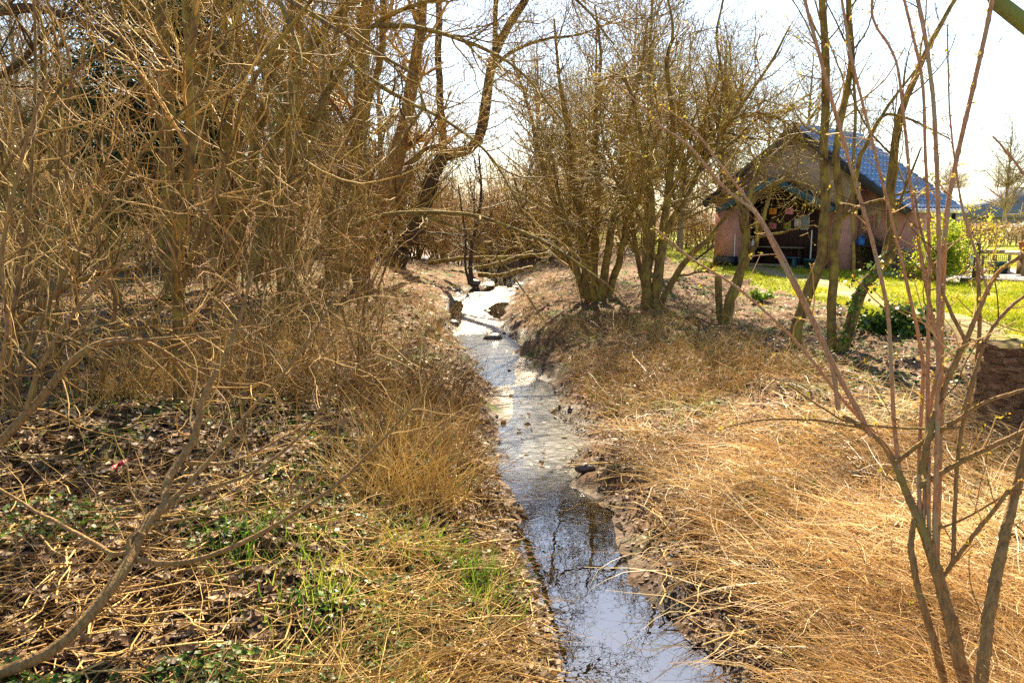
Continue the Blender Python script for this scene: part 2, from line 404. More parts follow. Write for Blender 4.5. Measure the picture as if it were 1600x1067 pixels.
hgt = math_(nt, 'ADD', noise(nt, 16, 1), math_(nt, 'MULTIPLY', noise(nt, 6, 1), 1.4))
b = N_(nt, 'ShaderNodeBump'); b.inputs['Distance'].default_value = .022; nt.links.new(hgt, b.inputs['Height']); nt.links.new(math_(nt, 'ADD', math_(nt, 'MULTIPLY', amt, .14), .008), b.inputs['Strength'])
gl = N_(nt, 'ShaderNodeBsdfGlossy'); gl.inputs[0].default_value = (1, 1, 1, 1); nt.links.new(b.outputs[0], gl.inputs['Normal']); nt.links.new(math_(nt, 'ADD', math_(nt, 'MULTIPLY', amt, .16), .002), gl.inputs['Roughness'])
tr = N_(nt, 'ShaderNodeBsdfTransparent'); nt.links.new(mixc(nt, mr.outputs[0], (.56, .36, .14), (.86, .80, .68)), tr.inputs[0])
fr = N_(nt, 'ShaderNodeFresnel'); fr.inputs[0].default_value = 2.9; nt.links.new(b.outputs[0], fr.inputs['Normal'])
mx = N_(nt, 'ShaderNodeMixShader'); nt.links.new(fr.outputs[0], mx.inputs[0]); nt.links.new(tr.outputs[0], mx.inputs[1]); nt.links.new(gl.outputs[0], mx.inputs[2])
nt.links.new(mx.outputs[0], out.inputs[0])
water = mesh('water', np.stack([WX, WY, WX * 0], -1), np.stack([a1, a1 + 1, a1 + nwx + 1, a1 + nwx], -1), wm, smooth=True)
tag(water, kind='structure')


# ------------------------------------------------------------------ the garden shed, gable towards the brook
GZ0 = .75
HO = np.array([8.1, 23.0, GZ0]); HA = np.array([.70711, -.70711, 0]); HN = np.array([.70711, .70711, 0])
HM = np.stack([HA, HN, [0, 0, 1.]], 1)
def hw(u, v, z): return HO + HA * u + HN * v + np.array([0, 0, z])
def hray(px, py, v):                                # where a sight line meets the wall plane at depth v: (u, z)
    e = np.array([0, 0, WATER_TO_EYE]); r = P(px, py, 1.0) - e
    t = ((HO - e) @ HN + v) / (r @ HN); q = e + r * t - HO
    return q @ HA, q[2]
SL_ = 2.25 / 3.1
def roofz(u): return 3.95 - abs(u) * SL_
pink = plain('pink_render', (.52, .27, .205), (.38, .19, .145), .9, 5, .2, .3)
tan_ = plain('grey_render', (.42, .34, .28), (.30, .24, .19), .9, 4, .2, .3)
brownw = plain('dark_brown_boards', (.060, .032, .024), (.03, .017, .014), .7, 6, .3, .3, (8, 8, 1))
black = plain('dark_paint', (.018, .024, .03), (.012, .015, .018), .5)
teal = plain('teal_paint', (.025, .095, .11), (.018, .06, .075), .5)
tile = plain('blue_glazed_tile', (.075, .165, .33), (.05, .115, .24), .42, 3, .45)
metal = plain('grey_zinc', (.42, .42, .42), (.3, .3, .3), .45, 6, .5)
white = plain('white_paint', (.75, .73, .70), (.6, .58, .55), .6)
glass = plain('dark_glass', (.02, .025, .03), (.015, .018, .02), .08, 3, .8)
patchm = plain('pale_plaster', (.48, .36, .22), (.36, .24, .16), .9, 14)
concrete = plain('concrete', (.16, .14, .125), (.09, .08, .075), .9, 10)
greyw = bark('weathered_wood', (.30, .27, .22), (.14, .12, .10), None, scale=12)
browno = plain('brown_wood', (.30, .17, .07), (.20, .11, .045), .7, 8, .3, .2, (1, 1, 6))

shed = thing('garden_shed', 'pink rendered garden shed with blue tiled roof and open dark porch', 'shed', hw(0, 0, 0))
g = Geo()
g.prism([(-2.6, -.1), (-1.83, -.1), (-1.83, 1.78), (-2.6, 1.78)], .9, hw(0, 0, 0), HM)
g.prism([(.97, -.1), (1.55, -.1), (1.55, 1.74), (.97, 1.78)], .9, hw(0, 0, 0), HM)
g.prism([(1.55, -.1), (3.1, -.1), (3.1, roofz(3.1) - .04), (1.55, roofz(1.55) - .06)], .25, hw(0, .55, 0), HM)
g.prism([(-2.6, -.1), (-2.35, -.1), (-2.35, 1.9), (-2.6, 1.9)], 3.0, hw(0, .9, 0), HM)
g.prism([(2.85, -.1), (3.1, -.1), (3.1, roofz(3.1) - .04), (2.85, roofz(2.85) - .1)], .5, hw(0, .8, 0), HM)
g.prism([(-2.6, -.1), (3.0, -.1), (3.0, 1.6), (-2.6, 1.9)], .2, hw(0, 1.9, 0), HM)
g.build('wall', pink, shed)
g = Geo(); g.prism([(-2.6, 1.79), (-1.84, 1.79), (-.43, 2.5), (.98, 1.79), (1.55, 1.75), (1.55, roofz(1.55) - .06), (0, 3.9), (-2.6, roofz(2.6) - .06)], .3, hw(0, .02, 0), HM)
gw = g.build('gable_wall', tan_, shed)
g = Geo(); g.prism([(-2.3, -.1), (1.5, -.1), (1.5, 1.72), (-.43, 2.6), (-2.3, 1.75)], .08, hw(0, .92, 0), HM)
for k in range(18): g.box(hw(-1.74 + k * .158, .915, .98), (.012, .014, 1.95), HM)
g.build('porch_back_wall', brownw, shed)
g = Geo(); g.box(hw(-.43, .45, -.02), (2.7, .88, .1), HM); g.build('porch_floor', concrete, shed)
# porch hood: two teal boards with a thin dark deck behind each
pr = Geo()
for sx in (-1, 1):
    L = 1.95; ang = math.atan2(.80, 1.65)
    R = np.array([[math.cos(ang), 0, sx * math.sin(ang)], [0, 1, 0], [-sx * math.sin(ang), 0, math.cos(ang)]])
    c0 = np.array([-.43 + sx * math.cos(ang) * L / 2, -.28, 2.55 - math.sin(ang) * L / 2])
    pr.box(hw(*c0), (L, .6, .05), HM @ R)
    b = Geo(); b.box(hw(c0[0], -.60, c0[2] - .05), (L, .035, .17), HM @ R, .006); b.build('porch_bargeboard', teal, shed)
pr.build('porch_roof', black, shed)
# tiled roof, each course stepped over the next
def slope(sx, name):
    W_ = 3.15 if sx > 0 else 2.8; L = math.hypot(W_, W_ * SL_); nu, ncr = 16, 14
    us = np.linspace(-.35, 4.2, nu * 8 + 1); V = []; cw = L / ncr
    vs = []
    for c in range(ncr): vs += [(c * cw + .001, .055), (c * cw + cw * .5, .035), ((c + 1) * cw, .012)]
    vs = np.array(vs)                               # measured from eave up; the lower edge of each tile stands proud
    U, Sv = np.meshgrid(us, vs[:, 0]); H = np.repeat(vs[:, 1:], len(us), 1)
    ph = (U / .285 * 2 * np.pi)
    H = H + .028 * np.clip(np.sin(ph), -.55, 1)
    s2 = L - Sv                                     # distance from ridge
    ca, sa = W_ / L, W_ * SL_ / L
    uu = sx * (s2 * ca + H * sa); zz = 3.97 - s2 * sa + H * ca
    pts = HO + uu[..., None] * HA + U[..., None] * HN + zz[..., None] * np.array([0, 0, 1])
    n1, n2 = pts.shape[:2]; i, j = np.meshgrid(np.arange(n1 - 1), np.arange(n2 - 1), indexing='ij'); a = (i * n2 + j).ravel()
    gg = Geo(); F = np.stack([a, a + 1, a + n2 + 1, a + n2], -1)
    gg.add(pts, F if sx < 0 else F[:, ::-1])
    return gg.build(name, tile, shed)
rf = slope(1, 'roof'); slope(-1, 'roof')
g = Geo(); th = np.linspace(0, 1, 20); ridge = np.stack([hw(0, -.35 + 4.55 * t, 3.99) for t in th])[None]
g.tubes(ridge, np.full((1, 20), .085), 8); mesh('ridge_tile', np.concatenate(g.V), [np.concatenate(f) for f in g.F.values()], tile, rf)
for sx in (-1, 1):
    W_ = 3.15 if sx > 0 else 2.8; L = W_ / math.cos(math.atan(SL_)); ang = math.atan(SL_)
    R = np.array([[math.cos(ang), 0, sx * math.sin(ang)], [0, 1, 0], [-sx * math.sin(ang), 0, math.cos(ang)]])
    b = Geo(); b.box(hw(sx * W_ / 2, -.37, 3.95 - W_ / 2 * SL_ - .08), (L, .04, .20), HM @ R, .005); b.build('verge_board', black, shed)
    d = Geo(); d.box(hw(sx * W_ / 2, 1.92, 3.95 - W_ / 2 * SL_ - .035), (L, 4.45, .03), HM @ R); d.build('roof_deck', black, shed)
g = Geo(); a = np.stack([hw(3.2, -.38 + 4.6 * t, 1.64) for t in th])[None]; g.tubes(a, np.full((1, 20), .06), 8); g.build('gutter', metal, shed)
g = Geo(); g.box(hw(2.95, 4.0, .82), (.11, .11, 1.75), HM, .008); g.build('corner_post', black, shed)
for px_, top, bot in ((1149, 365, 405), (1269, 360, 412)):
    u, z1 = hray(px_, top, -.03); _, z0 = hray(px_, bot, -.03)
    g = Geo(); g.tubes(np.stack([hw(u, -.04, z1 + (max(z0, 0) - z1) * t) for t in np.linspace(0, 1, 4)])[None], np.full((1, 4), .018), 6); g.build('drain_pipe', white, shed)
u, z = hray(1341, 325, .54)
g = Geo()
for du, dz, su, sz in ((-.12, 0, .035, .42), (.12, 0, .035, .42), (0, .225, .275, .035), (0, -.225, .275, .035)): g.box(hw(u + du, .53, z + dz), (su, .05, sz), HM)
win = g.build('window', patchm, shed)
g = Geo(); g.box(hw(u, .535, z), (.2, .02, .4), HM); g.build('pane', glass, win)
u, z = hray(1362, 333, .54)
poly = [(-.30, -.42), (-.22, -.44), (-.2, -.1), (-.12, -.1), (-.12, -.45), (-.05, -.45), (-.05, -.05), (.12, -.06), (.12, -.42), (.24, -.4), (.27, .05), (.31, .30), (.2, .26), (.1, .31), (-.08, .27), (-.2, .3), (-.32, .22), (-.28, -.1)]
g = Geo(); g.prism(poly, .012, hw(u, .538, z), HM); g.build('bare_plaster', patchm, shed)

# pictures pinned to the porch wall
def paper(px0, py0, px1, py1, c, c2, label, spot=None):
    u0, z0 = hray(px0, py1, .90); u1, z1 = hray(px1, py0, .90); um, zm = (u0 + u1) / 2, (z0 + z1) / 2
    o = thing('pinned_picture', label, 'picture', hw(um, .90, zm), 'pictures pinned up in the porch')
    g = Geo(); g.box(hw(um, .894, zm), (u1 - u0, .004, z1 - z0), HM); g.build('sheet', plain('paper_' + label.split()[0], tuple(min(.9, q * 1.15) for q in c), c2, .8, 14), o)
    if spot:
        g = Geo(); k = 10; th_ = np.linspace(0, 2 * np.pi, k, endpoint=False); rr = (u1 - u0) * .2
        g.prism([(math.cos(t) * rr * (1 + .25 * math.sin(3 * t)), math.sin(t) * rr * .9) for t in th_], .003, hw(um, .888, zm + (z1 - z0) * .05), HM)
        g.build('flower_print', plain('print_' + label.split()[0], spot, None, .8), o)
    return o
paper(1152, 332, 1162, 343, (.62, .58, .62), (.45, .40, .46), 'whitish picture high on the left of the porch wall beside the pink pier')
paper(1177.5, 337, 1187, 346, (.75, .22, .42), (.72, .40, .18), 'magenta picture at the left of the middle row on the porch wall', (.80, .36, .55))
paper(1201.5, 325.5, 1214, 335, (.85, .40, .02), (.80, .28, .03), 'orange picture in the top row on the porch wall', (.80, .22, .12))
paper(1226.5, 325.5, 1240, 335, (.78, .25, .60), (.85, .45, .65), 'pink picture at the top right of the porch wall', (.85, .40, .40))
paper(1180, 348.5, 1191, 357.5, (.30, .40, .06), (.12, .22, .04), 'green picture with a pale bloom under the magenta one', (.6, .55, .2))
paper(1202, 348.5, 1213.5, 358, (.62, .12, .28), (.25, .32, .06), 'green picture with a crimson bloom under the orange one', (.70, .05, .25))
paper(1224, 348, 1236.5, 358, (.32, .42, .05), (.16, .26, .04), 'green picture with a small red bloom under the pink one', (.70, .06, .15))
paper(1241, 341.5, 1250, 354, (.72, .70, .70), (.66, .64, .64), 'plain white notice sheet beside the framed blue notice')
u0, z0 = hray(1250.5, 358, .88); u1, z1 = hray(1264.5, 338, .88); um, zm = (u0 + u1) / 2, (z0 + z1) / 2
o = thing('framed_notice', 'white framed notice with a blue sheet on the porch wall', 'notice', hw(um, .90, zm))
g = Geo(); wd, hh = u1 - u0, z1 - z0
for du, dz, su, sz in ((-wd / 2, 0, .03, hh), (wd / 2, 0, .03, hh), (0, hh / 2, wd, .03), (0, -hh / 2, wd, .03)): g.box(hw(um + du, .885, zm + dz), (su, .03, sz), HM)
g.build('frame', white, o); g = Geo(); g.box(hw(um, .893, zm), (wd, .006, hh), HM); g.build('sheet', plain('notice_blue', (.22, .33, .42), (.30, .40, .47), .4, 5), o)
g = Geo(); g.box(hw(um, .887, zm - hh * .33), (wd * .8, .004, hh * .12), HM); g.build('caption_strip', white, o)

# things in and beside the porch
o = thing('shelf_table', 'long narrow plank table standing in the porch', 'table', hw(-.35, .65, 0))
u0, z = hray(1172, 385, .6); u1, _ = hray(1255, 386, .6)
g = Geo(); g.box(hw((u0 + u1) / 2, .66, z), (u1 - u0, .32, .03), HM, .005); g.build('tabletop', greyw, o)
for uu in (u0 + .1, u1 - .1): g = Geo(); g.box(hw(uu, .66, z / 2 - .01), (.06, .26, z - .03), HM); g.build('leg', brownw, o)
zt = z
u, _ = hray(1170.5, 378, .6)
o = thing('plastic_bottle', 'small white bottle on the left end of the plank table', 'bottle', hw(u + .12, .62, zt + .016))
g = Geo(); g.lathe([(.001, 0), (.05, 0), (.052, .02), (.052, .13), (.02, .19), (.02, .21), (.001, .21)], hw(u + .12, .62, zt + .016), 12); g.build('body', white, o)
g = Geo(); g.lathe([(.024, 0), (.024, .03), (.001, .03)], hw(u + .12, .62, zt + .226), 10); g.build('cap', teal, o)
u, _ = hray(1236, 410, -.25)
o = thing('garden_stool', 'small teal stool on the grass before the porch', 'stool', hw(u, -.25, 0))
g = Geo(); g.box(hw(u, -.25, .33), (.46, .28, .03), HM, .008); g.build('seat', teal, o)
for du in (-.12, .12): g = Geo(); g.box(hw(u + du, -.25, .15), (.06, .24, .32), HM, .006); g.build('leg', teal, o)
u, _ = hray(1135, 408, -.2)
o = thing('planter_trough', 'low dark trough at the foot of the left pink pier', 'trough', hw(u, -.25, 0))
g = Geo()
g.box(hw(u, -.25, .03), (.62, .3, .06), HM)
for du, dv, su, sv in ((-.3, 0, .03, .34), (.3, 0, .03, .34), (0, -.16, .64, .03), (0, .16, .64, .03)): g.box(hw(u + du, -.25 + dv, .15), (su, sv, .28), HM)
g.build('body', black, o); g = Geo(); g.box(hw(u, -.25, .2), (.56, .28, .04), HM); g.build('soil', concrete, o)
u, _ = hray(1264, 410, -.2)
o = thing('flower_tub', 'dark blue tub on the grass beside the right porch post', 'tub', hw(u, -.2, 0))
g = Geo(); g.lathe([(.001, 0), (.12, 0), (.16, .28), (.175, .28), (.175, .31), (.145, .31), (.13, .24), (.001, .24)], hw(u, -.2, 0), 18); g.build('body', teal, o)
o = thing('timber_sill', 'low weathered beam lying along the front of the porch', 'beam', hw(-.5, -.1, 0))
g = Geo(); g.box(hw(-.45, -.12, .08), (2.4, .12, .07), HM, .01); g.build('beam', greyw, o)
for uu in (-1.5, -.4, .55): g = Geo(); g.box(hw(uu, -.12, .02), (.14, .11, .06), HM); g.build('block', greyw, o)
q0, q1 = P(1081, 412, 25.8), P(1116, 384, 25.4); q0[2] = GZ0
o = thing('leaning_plank', 'dark plank leaning against the left side of the shed', 'plank', q0)
g = Geo(); d = nrm(q1 - q0); sd = nrm(np.cross(d, [0, 0, 1.])); up = np.cross(sd, d); g.box((q0 + q1) / 2, (np.linalg.norm(q1 - q0), .14, .05), np.stack([d, sd, up], 1), .006); g.build('board', brownw, o)
u, _ = hray(1346, 378, .3); _, z = hray(1346, 383, .3)
o = thing('work_bench', 'dark low bench against the shed wall under the window', 'bench', hw(u, .3, 0))
g = Geo(); g.box(hw(u + .1, .3, z - .02), (1.0, .36, .04), HM, .005); g.build('top', brownw, o)
for du in (-.3, .5): g = Geo(); g.box(hw(u + du, .3, z / 2 - .03), (.07, .3, z - .03), HM); g.build('leg', brownw, o)
o = thing('watering_can', 'bright blue watering can on the dark bench by the shed', 'watering can', hw(u, .3, z))
blue = plain('blue_plastic', (.03, .20, .62), (.02, .15, .5), .35)
g = Geo(); g.lathe([(.001, 0), (.1, 0), (.105, .02), (.09, .2), (.07, .22), (.06, .2), (.001, .19)], hw(u, .3, z), 16); g.build('body', blue, o)
g = Geo(); g.tubes(np.stack([hw(u - .08 - .2 * t, .3, z + .05 + .2 * t) for t in np.linspace(0, 1, 5)])[None], np.linspace(.025, .018, 5)[None], 8); g.build('spout', blue, o)
g = Geo(); g.tubes(np.stack([hw(u + .02 + .1 * math.sin(t), .3, z + .2 + .09 * math.cos(t - .6)) for t in np.linspace(-1, 2.6, 9)])[None], np.full((1, 9), .012), 6); g.build('handle', blue, o)
u, _ = hray(1393, 400, -.35); _, z = hray(1393, 372, -.35)
o = thing('wooden_post', 'thick dark weathered post with split top by the shed corner', 'post', hw(u, -.35, 0))
g = Geo()
for du, dv, hh in ((-.07, 0, z), (.06, .02, z - .07), (0, -.05, z - .15)): g.box(hw(u + du, -.35 + dv, hh / 2 - .05), (.13, .14, hh + .1), HM, .02)
g.build('shaft', bark('post_wood', (.10, .085, .07), (.04, .035, .03), None, scale=10), o)
u, _ = hray(1403, 388, .1); _, z = hray(1403, 384, .1)
o = thing('wood_stack', 'small stack of pale split logs at the shed corner', 'logs', hw(u + .1, .1, 0))
rng = np.random.default_rng(3)
for i in range(5):
    for j in range(3):
        g = Geo(); yy = .07 + i * .135; cc = hw(u - .1 + j * .16 + (i % 2) * .06, .1, yy); g.tubes(np.stack([cc - HN * .2, cc - HN * .198, cc + HN * .18, cc + HN * .2])[None], np.array([[.002, .068, .066, .002]]), 7)
        g.build('log', [greyw, browno][int(rng.integers(2))], o)

# garden corner to the right of the shed
def gp(px, py): q = onplane(px, py, GZ0); q[2] = height(q[0], q[1]); return q
q = gp(1522, 440)
o = thing('fence_post', 'dark leaning post at the edge of the gravel', 'post', q)
g = Geo(); g.tubes(np.stack([q + np.array([.02 * t, 0, -.1 + t * 1.0]) for t in np.linspace(0, 1, 5)] + [q + np.array([.02, 0, .905])])[None], np.array([[.07, .068, .066, .064, .06, .002]]), 7); g.build('shaft', B_dark, o)
g = Geo(); g.box(q + np.array([-.13, -.05, .52]), (.06, .05, .28), None, .01); g.build('hanging_tag', plain('tag_blue', (.25, .28, .5), (.5, .5, .6), .5, 10), o)
d0 = 20.5
def cp_(px, py, d): return P(px, py, d)
o = thing('cold_frame', 'pale topped wooden garden frame with netting sides', 'garden frame', gp(1550, 432))
q0, q1 = cp_(1528, 393, 21.0), cp_(1573, 393, 21.0); zt_ = q0[2]
gz_ = GZ0
g = Geo(); g.box(((q0 + q1) / 2), (q1[0] - q0[0], .5, .10), None, .01); g.build('top_rail', greyw, o)
for t in (0.04, .45, .96):
    g = Geo(); c = q0 * (1 - t) + q1 * t; g.box((c[0], c[1] - .2, (zt_ + gz_) / 2 - .07), (.06, .06, zt_ - gz_ - .02), None, .005); g.build('leg', greyw, o)
g = Geo(); ns = 14
for t in np.linspace(.05, .95, ns): c = q0 * (1 - t) + q1 * t; g.box((c[0], c[1] - .16, (zt_ + gz_) / 2 - .04), (.008, .008, zt_ - gz_ - .1))
for zz in np.linspace(gz_ + .1, zt_ - .1, 8): g.box(((q0[0] + q1[0]) / 2, q0[1] - .16, zz), (q1[0] - q0[0] - .06, .008, .008))
g.build('netting', plain('green_net', (.06, .16, .13), None, .6), o)
q = gp(1559, 430); o = thing('plastic_crate', 'teal plastic tub under the garden frame', 'tub', q)
g = Geo(); g.lathe([(.001, 0), (.2, 0), (.24, .32), (.265, .32), (.265, .35), (.22, .35), (.2, .1), (.001, .1)], q, 20); g.build('body', teal, o)
o = thing('rabbit_hutch', 'brown wooden hutch with pale flat roof at the garden edge', 'hutch', gp(1600, 432))
q0, q1 = cp_(1578, 394, 20.2), cp_(1640, 400, 19.6)
g = Geo(); g.box(((q0 + q1) / 2 + np.array([0, 0, .02])), (q1[0] - q0[0] + .1, .9, .09), None, .012); g.build('roof', plain('pale_board', (.60, .48, .34), (.46, .36, .25), .8, 6), o)
cx_, cy_, cz_ = (q0 + q1) / 2
g = Geo(); g.box((cx_ + .1, cy_, (cz_ + GZ0) / 2), (q1[0] - q0[0] - .25, .7, cz_ - GZ0 - .1), None, .01); g.build('body', browno, o)
for t in (.12, .9): c = q0 * (1 - t) + q1 * t; g = Geo(); g.box((c[0], c[1] - .42, (cz_ + GZ0) / 2 - .05), (.07, .07, cz_ - GZ0 - .0), None, .006); g.build('leg', greyw, o)
q = np.array([cp_(1598, 388, 19.9)[0], cy_ - .1, cz_ + .068])
o = thing('terracotta_pot', 'round terracotta pot on the hutch roof', 'pot', q)
g = Geo(); g.lathe([(.001, 0), (.10, 0), (.16, .12), (.15, .2), (.17, .2), (.17, .235), (.14, .235), (.13, .2), (.001, .18)], q, 18); g.build('body', plain('terracotta', (.42, .15, .07), (.3, .1, .05), .8), o)
qs = onplane(np.array([1500., 1560, 1650]), np.array([439., 441, 446]), GZ0 + .06)
o = thing('timber_edging', 'long dark log edging between the lawn and the gravel', 'edging log', qs[0])
g = Geo(); g.tubes(catmull(qs, 14)[None], np.full((1, 14), .075), 8); g.build('log', B_dark, o)

# far beyond the hedge
fh = thing('far_house', 'distant house with grey blue roof beyond the beech hedge', 'house', (0, 0, 0)); fh.location = [float(v) for v in P(1550, 352, 62)]
b0 = np.array(fh.location); fz = 1.0
rm = np.array([[.80, -.6, 0], [.6, .8, 0], [0, 0, 1]])
g = Geo(); g.box((b0[0], b0[1], fz + .6), (4.4, 6, 1.2), rm); g.prism([(-2.2, 0), (2.2, 0), (0, 2.0)], 6.0, np.array([b0[0], b0[1], fz + 1.2]) - rm @ np.array([0, 3.0, 0]), rm); g.build('wall', plain('far_wall', (.30, .25, .22), None, .9), fh)
for sx in (-1, 1):
    ang = math.atan2(2.0, 2.2); L = 3.3; R = np.array([[math.cos(ang), 0, sx * math.sin(ang)], [0, 1, 0], [-sx * math.sin(ang), 0, math.cos(ang)]])
    g = Geo(); g.box(np.array([b0[0], b0[1], fz + 1.2]) + rm @ np.array([sx * 1.22, 0, .98]), (L, 6.6, .12), rm @ R); g.build('roof', plain('far_roof', (.16, .18, .23), (.12, .14, .18), .6), fh)
b0 = P(1592, 356, 48); b0[2] = 1.55
o = thing('greenhouse', 'low white greenhouse roof showing beyond the beech hedge', 'greenhouse', (b0[0], b0[1], .8))
g = Geo(); g.box((b0[0] + 1, b0[1], 1.1), (3.0, 2.0, .75)); g.build('wall', white, o)
g = Geo(); g.prism([(-1.6, 0), (1.6, 0), (1.5, .12), (0, .3), (-1.5, .12)], 2.2, (b0[0] + 1, b0[1] - 1.1, 1.48)); g.build('roof', white, o)

# ------------------------------------------------------------------ the cut stump at the right edge
rng = np.random.default_rng(11)
sc0 = P(1672, 640, 6.0); sc0[2] = height(sc0[0], sc0[1]) - .05
st = thing('tree_stump', 'wide sawn tree stump with dark furrowed bark and mossy top', 'stump', sc0)
k = 96; th_ = np.linspace(0, 2 * np.pi, k, endpoint=False)
def srad(t, z): return .55 * (1 + .10 * np.sin(3 * t + .4) + .06 * np.sin(5 * t + 1.3)) * (1 + .28 * np.exp(-z / .10)) + .016 * np.sin(t * 37 + 6 * vn(z * 9 + t * 0, t * 3, 1, 2)) + .02 * (vn(t * 14, z * 0 + 0 * t, 1, 3) - .5)
TOPZ = .76
prof = []
zs = np.concatenate([np.linspace(-.1, .12, 5), np.linspace(.16, TOPZ, 18)])
V = np.concatenate([np.stack([srad(th_, max(z, 0)) * np.cos(th_) + .0, srad(th_, max(z, 0)) * np.sin(th_), np.full(k, z) + ((.05 * np.cos(th_ + .6) + .05 * (vn(th_ * 6, th_ * 0, 1, 5) - .5)) * sstep(.4, TOPZ, z))], -1) for z in zs]) + sc0
n = len(zs); i = np.arange(n - 1)[:, None]; j = np.arange(k)[None]; j2 = (j + 1) % k
F = np.stack([i * k + j, i * k + j2, (i + 1) * k + j2, (i + 1) * k + j], -1).reshape(-1, 4)
sbark, nt, bs = M_('stump_bark')
mp = N_(nt, 'ShaderNodeMapping'); mp.inputs['Scale'].default_value = (1, 1, 3.4); tcc = N_(nt, 'ShaderNodeTexCoord'); nt.links.new(tcc.outputs['Object'], mp.inputs[0])
f_ = noise(nt, 9, 8, vec=mp.outputs[0], rough=.68, dist=.8)
nt.links.new(ramp(nt, f_, [(.35, (.03, .018, .010)), (.48, (.22, .115, .055)), (.64, (.46, .28, .15))]), bs.inputs['Base Color']); bs.inputs['Roughness'].default_value = .9; bs.inputs['Specular IOR Level'].default_value = .2
bump(nt, f_, 1.0, .09, bs)
mesh('bark', V, F, sbark, st, smooth=True)
rs = np.linspace(1, 0, 9)[:-1]
rim = V[-k:] - sc0
Vt = np.concatenate([np.stack([rim[:, 0] * r_, rim[:, 1] * r_, TOPZ + .012 + (.05 * np.cos(th_ + .6) + .05 * (vn(th_ * 6, th_ * 0, 1, 5) - .5)) * r_ - .10 * r_ ** 5 + .10 * r_ ** 5 * (r_ < .999) * .6 + .035 * (vn(rim[:, 0] * r_, rim[:, 1] * r_, .12, 4) - .5) * (1 if r_ < 1 else 0)], -1) for r_ in rs] + [np.array([[0, 0, TOPZ + .012]])]) + sc0
n = len(rs); i = np.arange(n - 1)[:, None]; F = np.stack([i * k + j, i * k + j2, (i + 1) * k + j2, (i + 1) * k + j], -1).reshape(-1, 4)
F3 = np.stack([(n - 1) * k + j[0], (n - 1) * k + j2[0], np.full(k, n * k)], -1)
stop, nt, bs = M_('stump_top'); a_ = noise(nt, 7, 6); b_ = noise(nt, 3, 3)
nt.links.new(mixc(nt, ramp(nt, b_, [(.42, (0, 0, 0)), (.6, (1, 1, 1))]), ramp(nt, a_, [(.3, (.05, .035, .022)), (.7, (.22, .16, .09))]), (.14, .12, .025)), bs.inputs['Base Color']); bs.inputs['Roughness'].default_value = 1; bs.inputs['Specular IOR Level'].default_value = .05; bump(nt, a_, .9, .03, bs)
mesh('cut_top', Vt, [F, F3], stop, st, smooth=True)
fung = plain('fungus', (.60, .50, .34), (.44, .34, .2), .7, 20)
def bracket(c, d, r, name='bracket_fungus', par=st):
    g = Geo(); t = np.linspace(-1.7, 1.7, 12); a = math.atan2(d[1], d[0])
    V = [c]; 
    for q in t: V.append(np.array(c) + np.array([math.cos(a + q) * r * (1 + .2 * math.sin(3 * q)), math.sin(a + q) * r, .25 * r]))
    for q in t: V.append(np.array(c) + np.array([math.cos(a + q) * r * .9, math.sin(a + q) * r * .9, .0 * r - .012]))
    F = [[0, 1 + i, 2 + i] for i in range(11)]; Q = [[1 + i, 13 + i, 14 + i, 2 + i] for i in range(11)]; F2 = [[0, 14 + i, 13 + i] for i in range(11)]
    g.add(V, F + F2, Q); g.build(name, fung, par, smooth=True)
for (a_, z_, r_) in ((-1.75, .20, .07), (-1.62, .24, .06), (-1.68, .12, .08), (-1.5, .17, .06), (-2.25, .13, .05), (-2.1, .09, .045), (-1.58, .30, .05)):
    rr = srad(np.array([a_]), z_)[0] - .02; bracket(sc0 + np.array([math.cos(a_) * rr, math.sin(a_) * rr, z_]), (math.cos(a_), math.sin(a_)), r_)
for q in ((-.22, -.16), (-.28, -.13), (-.25, -.2)): bracket(sc0 + np.array([q[0], q[1], TOPZ + .03]), (rng.normal(), rng.normal()), .06, 'top_fungus')

# small things: stake, litter, stones, logs over the brook
q = onground(1125, 503); tp = P(1122, 432, pix(q)[2])
o = thing('wooden_stake', 'short thin wooden stake beside the young pollarded tree', 'stake', q)
g = Geo(); g.tubes(np.stack([q + (tp - q) * t + np.array([.004 * math.sin(9 * t), 0, 0]) for t in np.linspace(-.1, 1, 8)] + [tp + np.array([0, 0, .004])])[None], np.array([[.062] * 8 + [.002]]) * .95, 7); g.build('shaft', B_mossy, o)
q = onground(190, 752)
o = thing('litter_wrapper', 'crumpled red plastic wrapper among the dead leaves', 'litter', q)
rng = np.random.default_rng(2); nn = 9
gx_, gy_ = np.meshgrid(np.linspace(-.045, .045, nn), np.linspace(-.04, .04, nn)); zz = .03 + .03 * rng.random((nn, nn)) + .02 * np.sin(gx_ * 60)
i, j = np.meshgrid(np.arange(nn - 1), np.arange(nn - 1), indexing='ij'); a = (i * nn + j).ravel()
mesh('wrapper', np.stack([gx_, gy_, zz], -1).reshape(-1, 3) + q + np.array([0, 0, .03]), np.stack([a, a + 1, a + nn + 1, a + nn], -1), plain('red_plastic', (.50, .02, .025), (.36, .015, .02), .5, 25), o)
def log(name, label, pts, w0, w1, m, cat='log'):
    pts = np.array([P(*p) for p in pts]); d = pix(pts[0])[2]
    o = thing(name, label, cat, pts[0])
    c = catmull(pts, 22); c = c + np.random.default_rng(len(label)).normal(0, .012, c.shape)
    R = np.interp(np.linspace(0, 1, 22), [0, 1], [w0 / 2 * d / FPX, w1 / 2 * pix(pts[-1])[2] / FPX]); R[0] = R[-1] = .003; c[0] = c[1] + (c[0] - c[1]) * .1; c[-1] = c[-2] + (c[-1] - c[-2]) * .1
    g = Geo(); g.tubes(c[None], R[None], 8); g.build('trunk', m, o); return o
log('fallen_log', 'mossy log lying level above the far end of the brook', [(660, 412, 27.5), (730, 404, 27.2), (800, 402, 27), (870, 396, 26.8)], 7, 5, B_mossy)
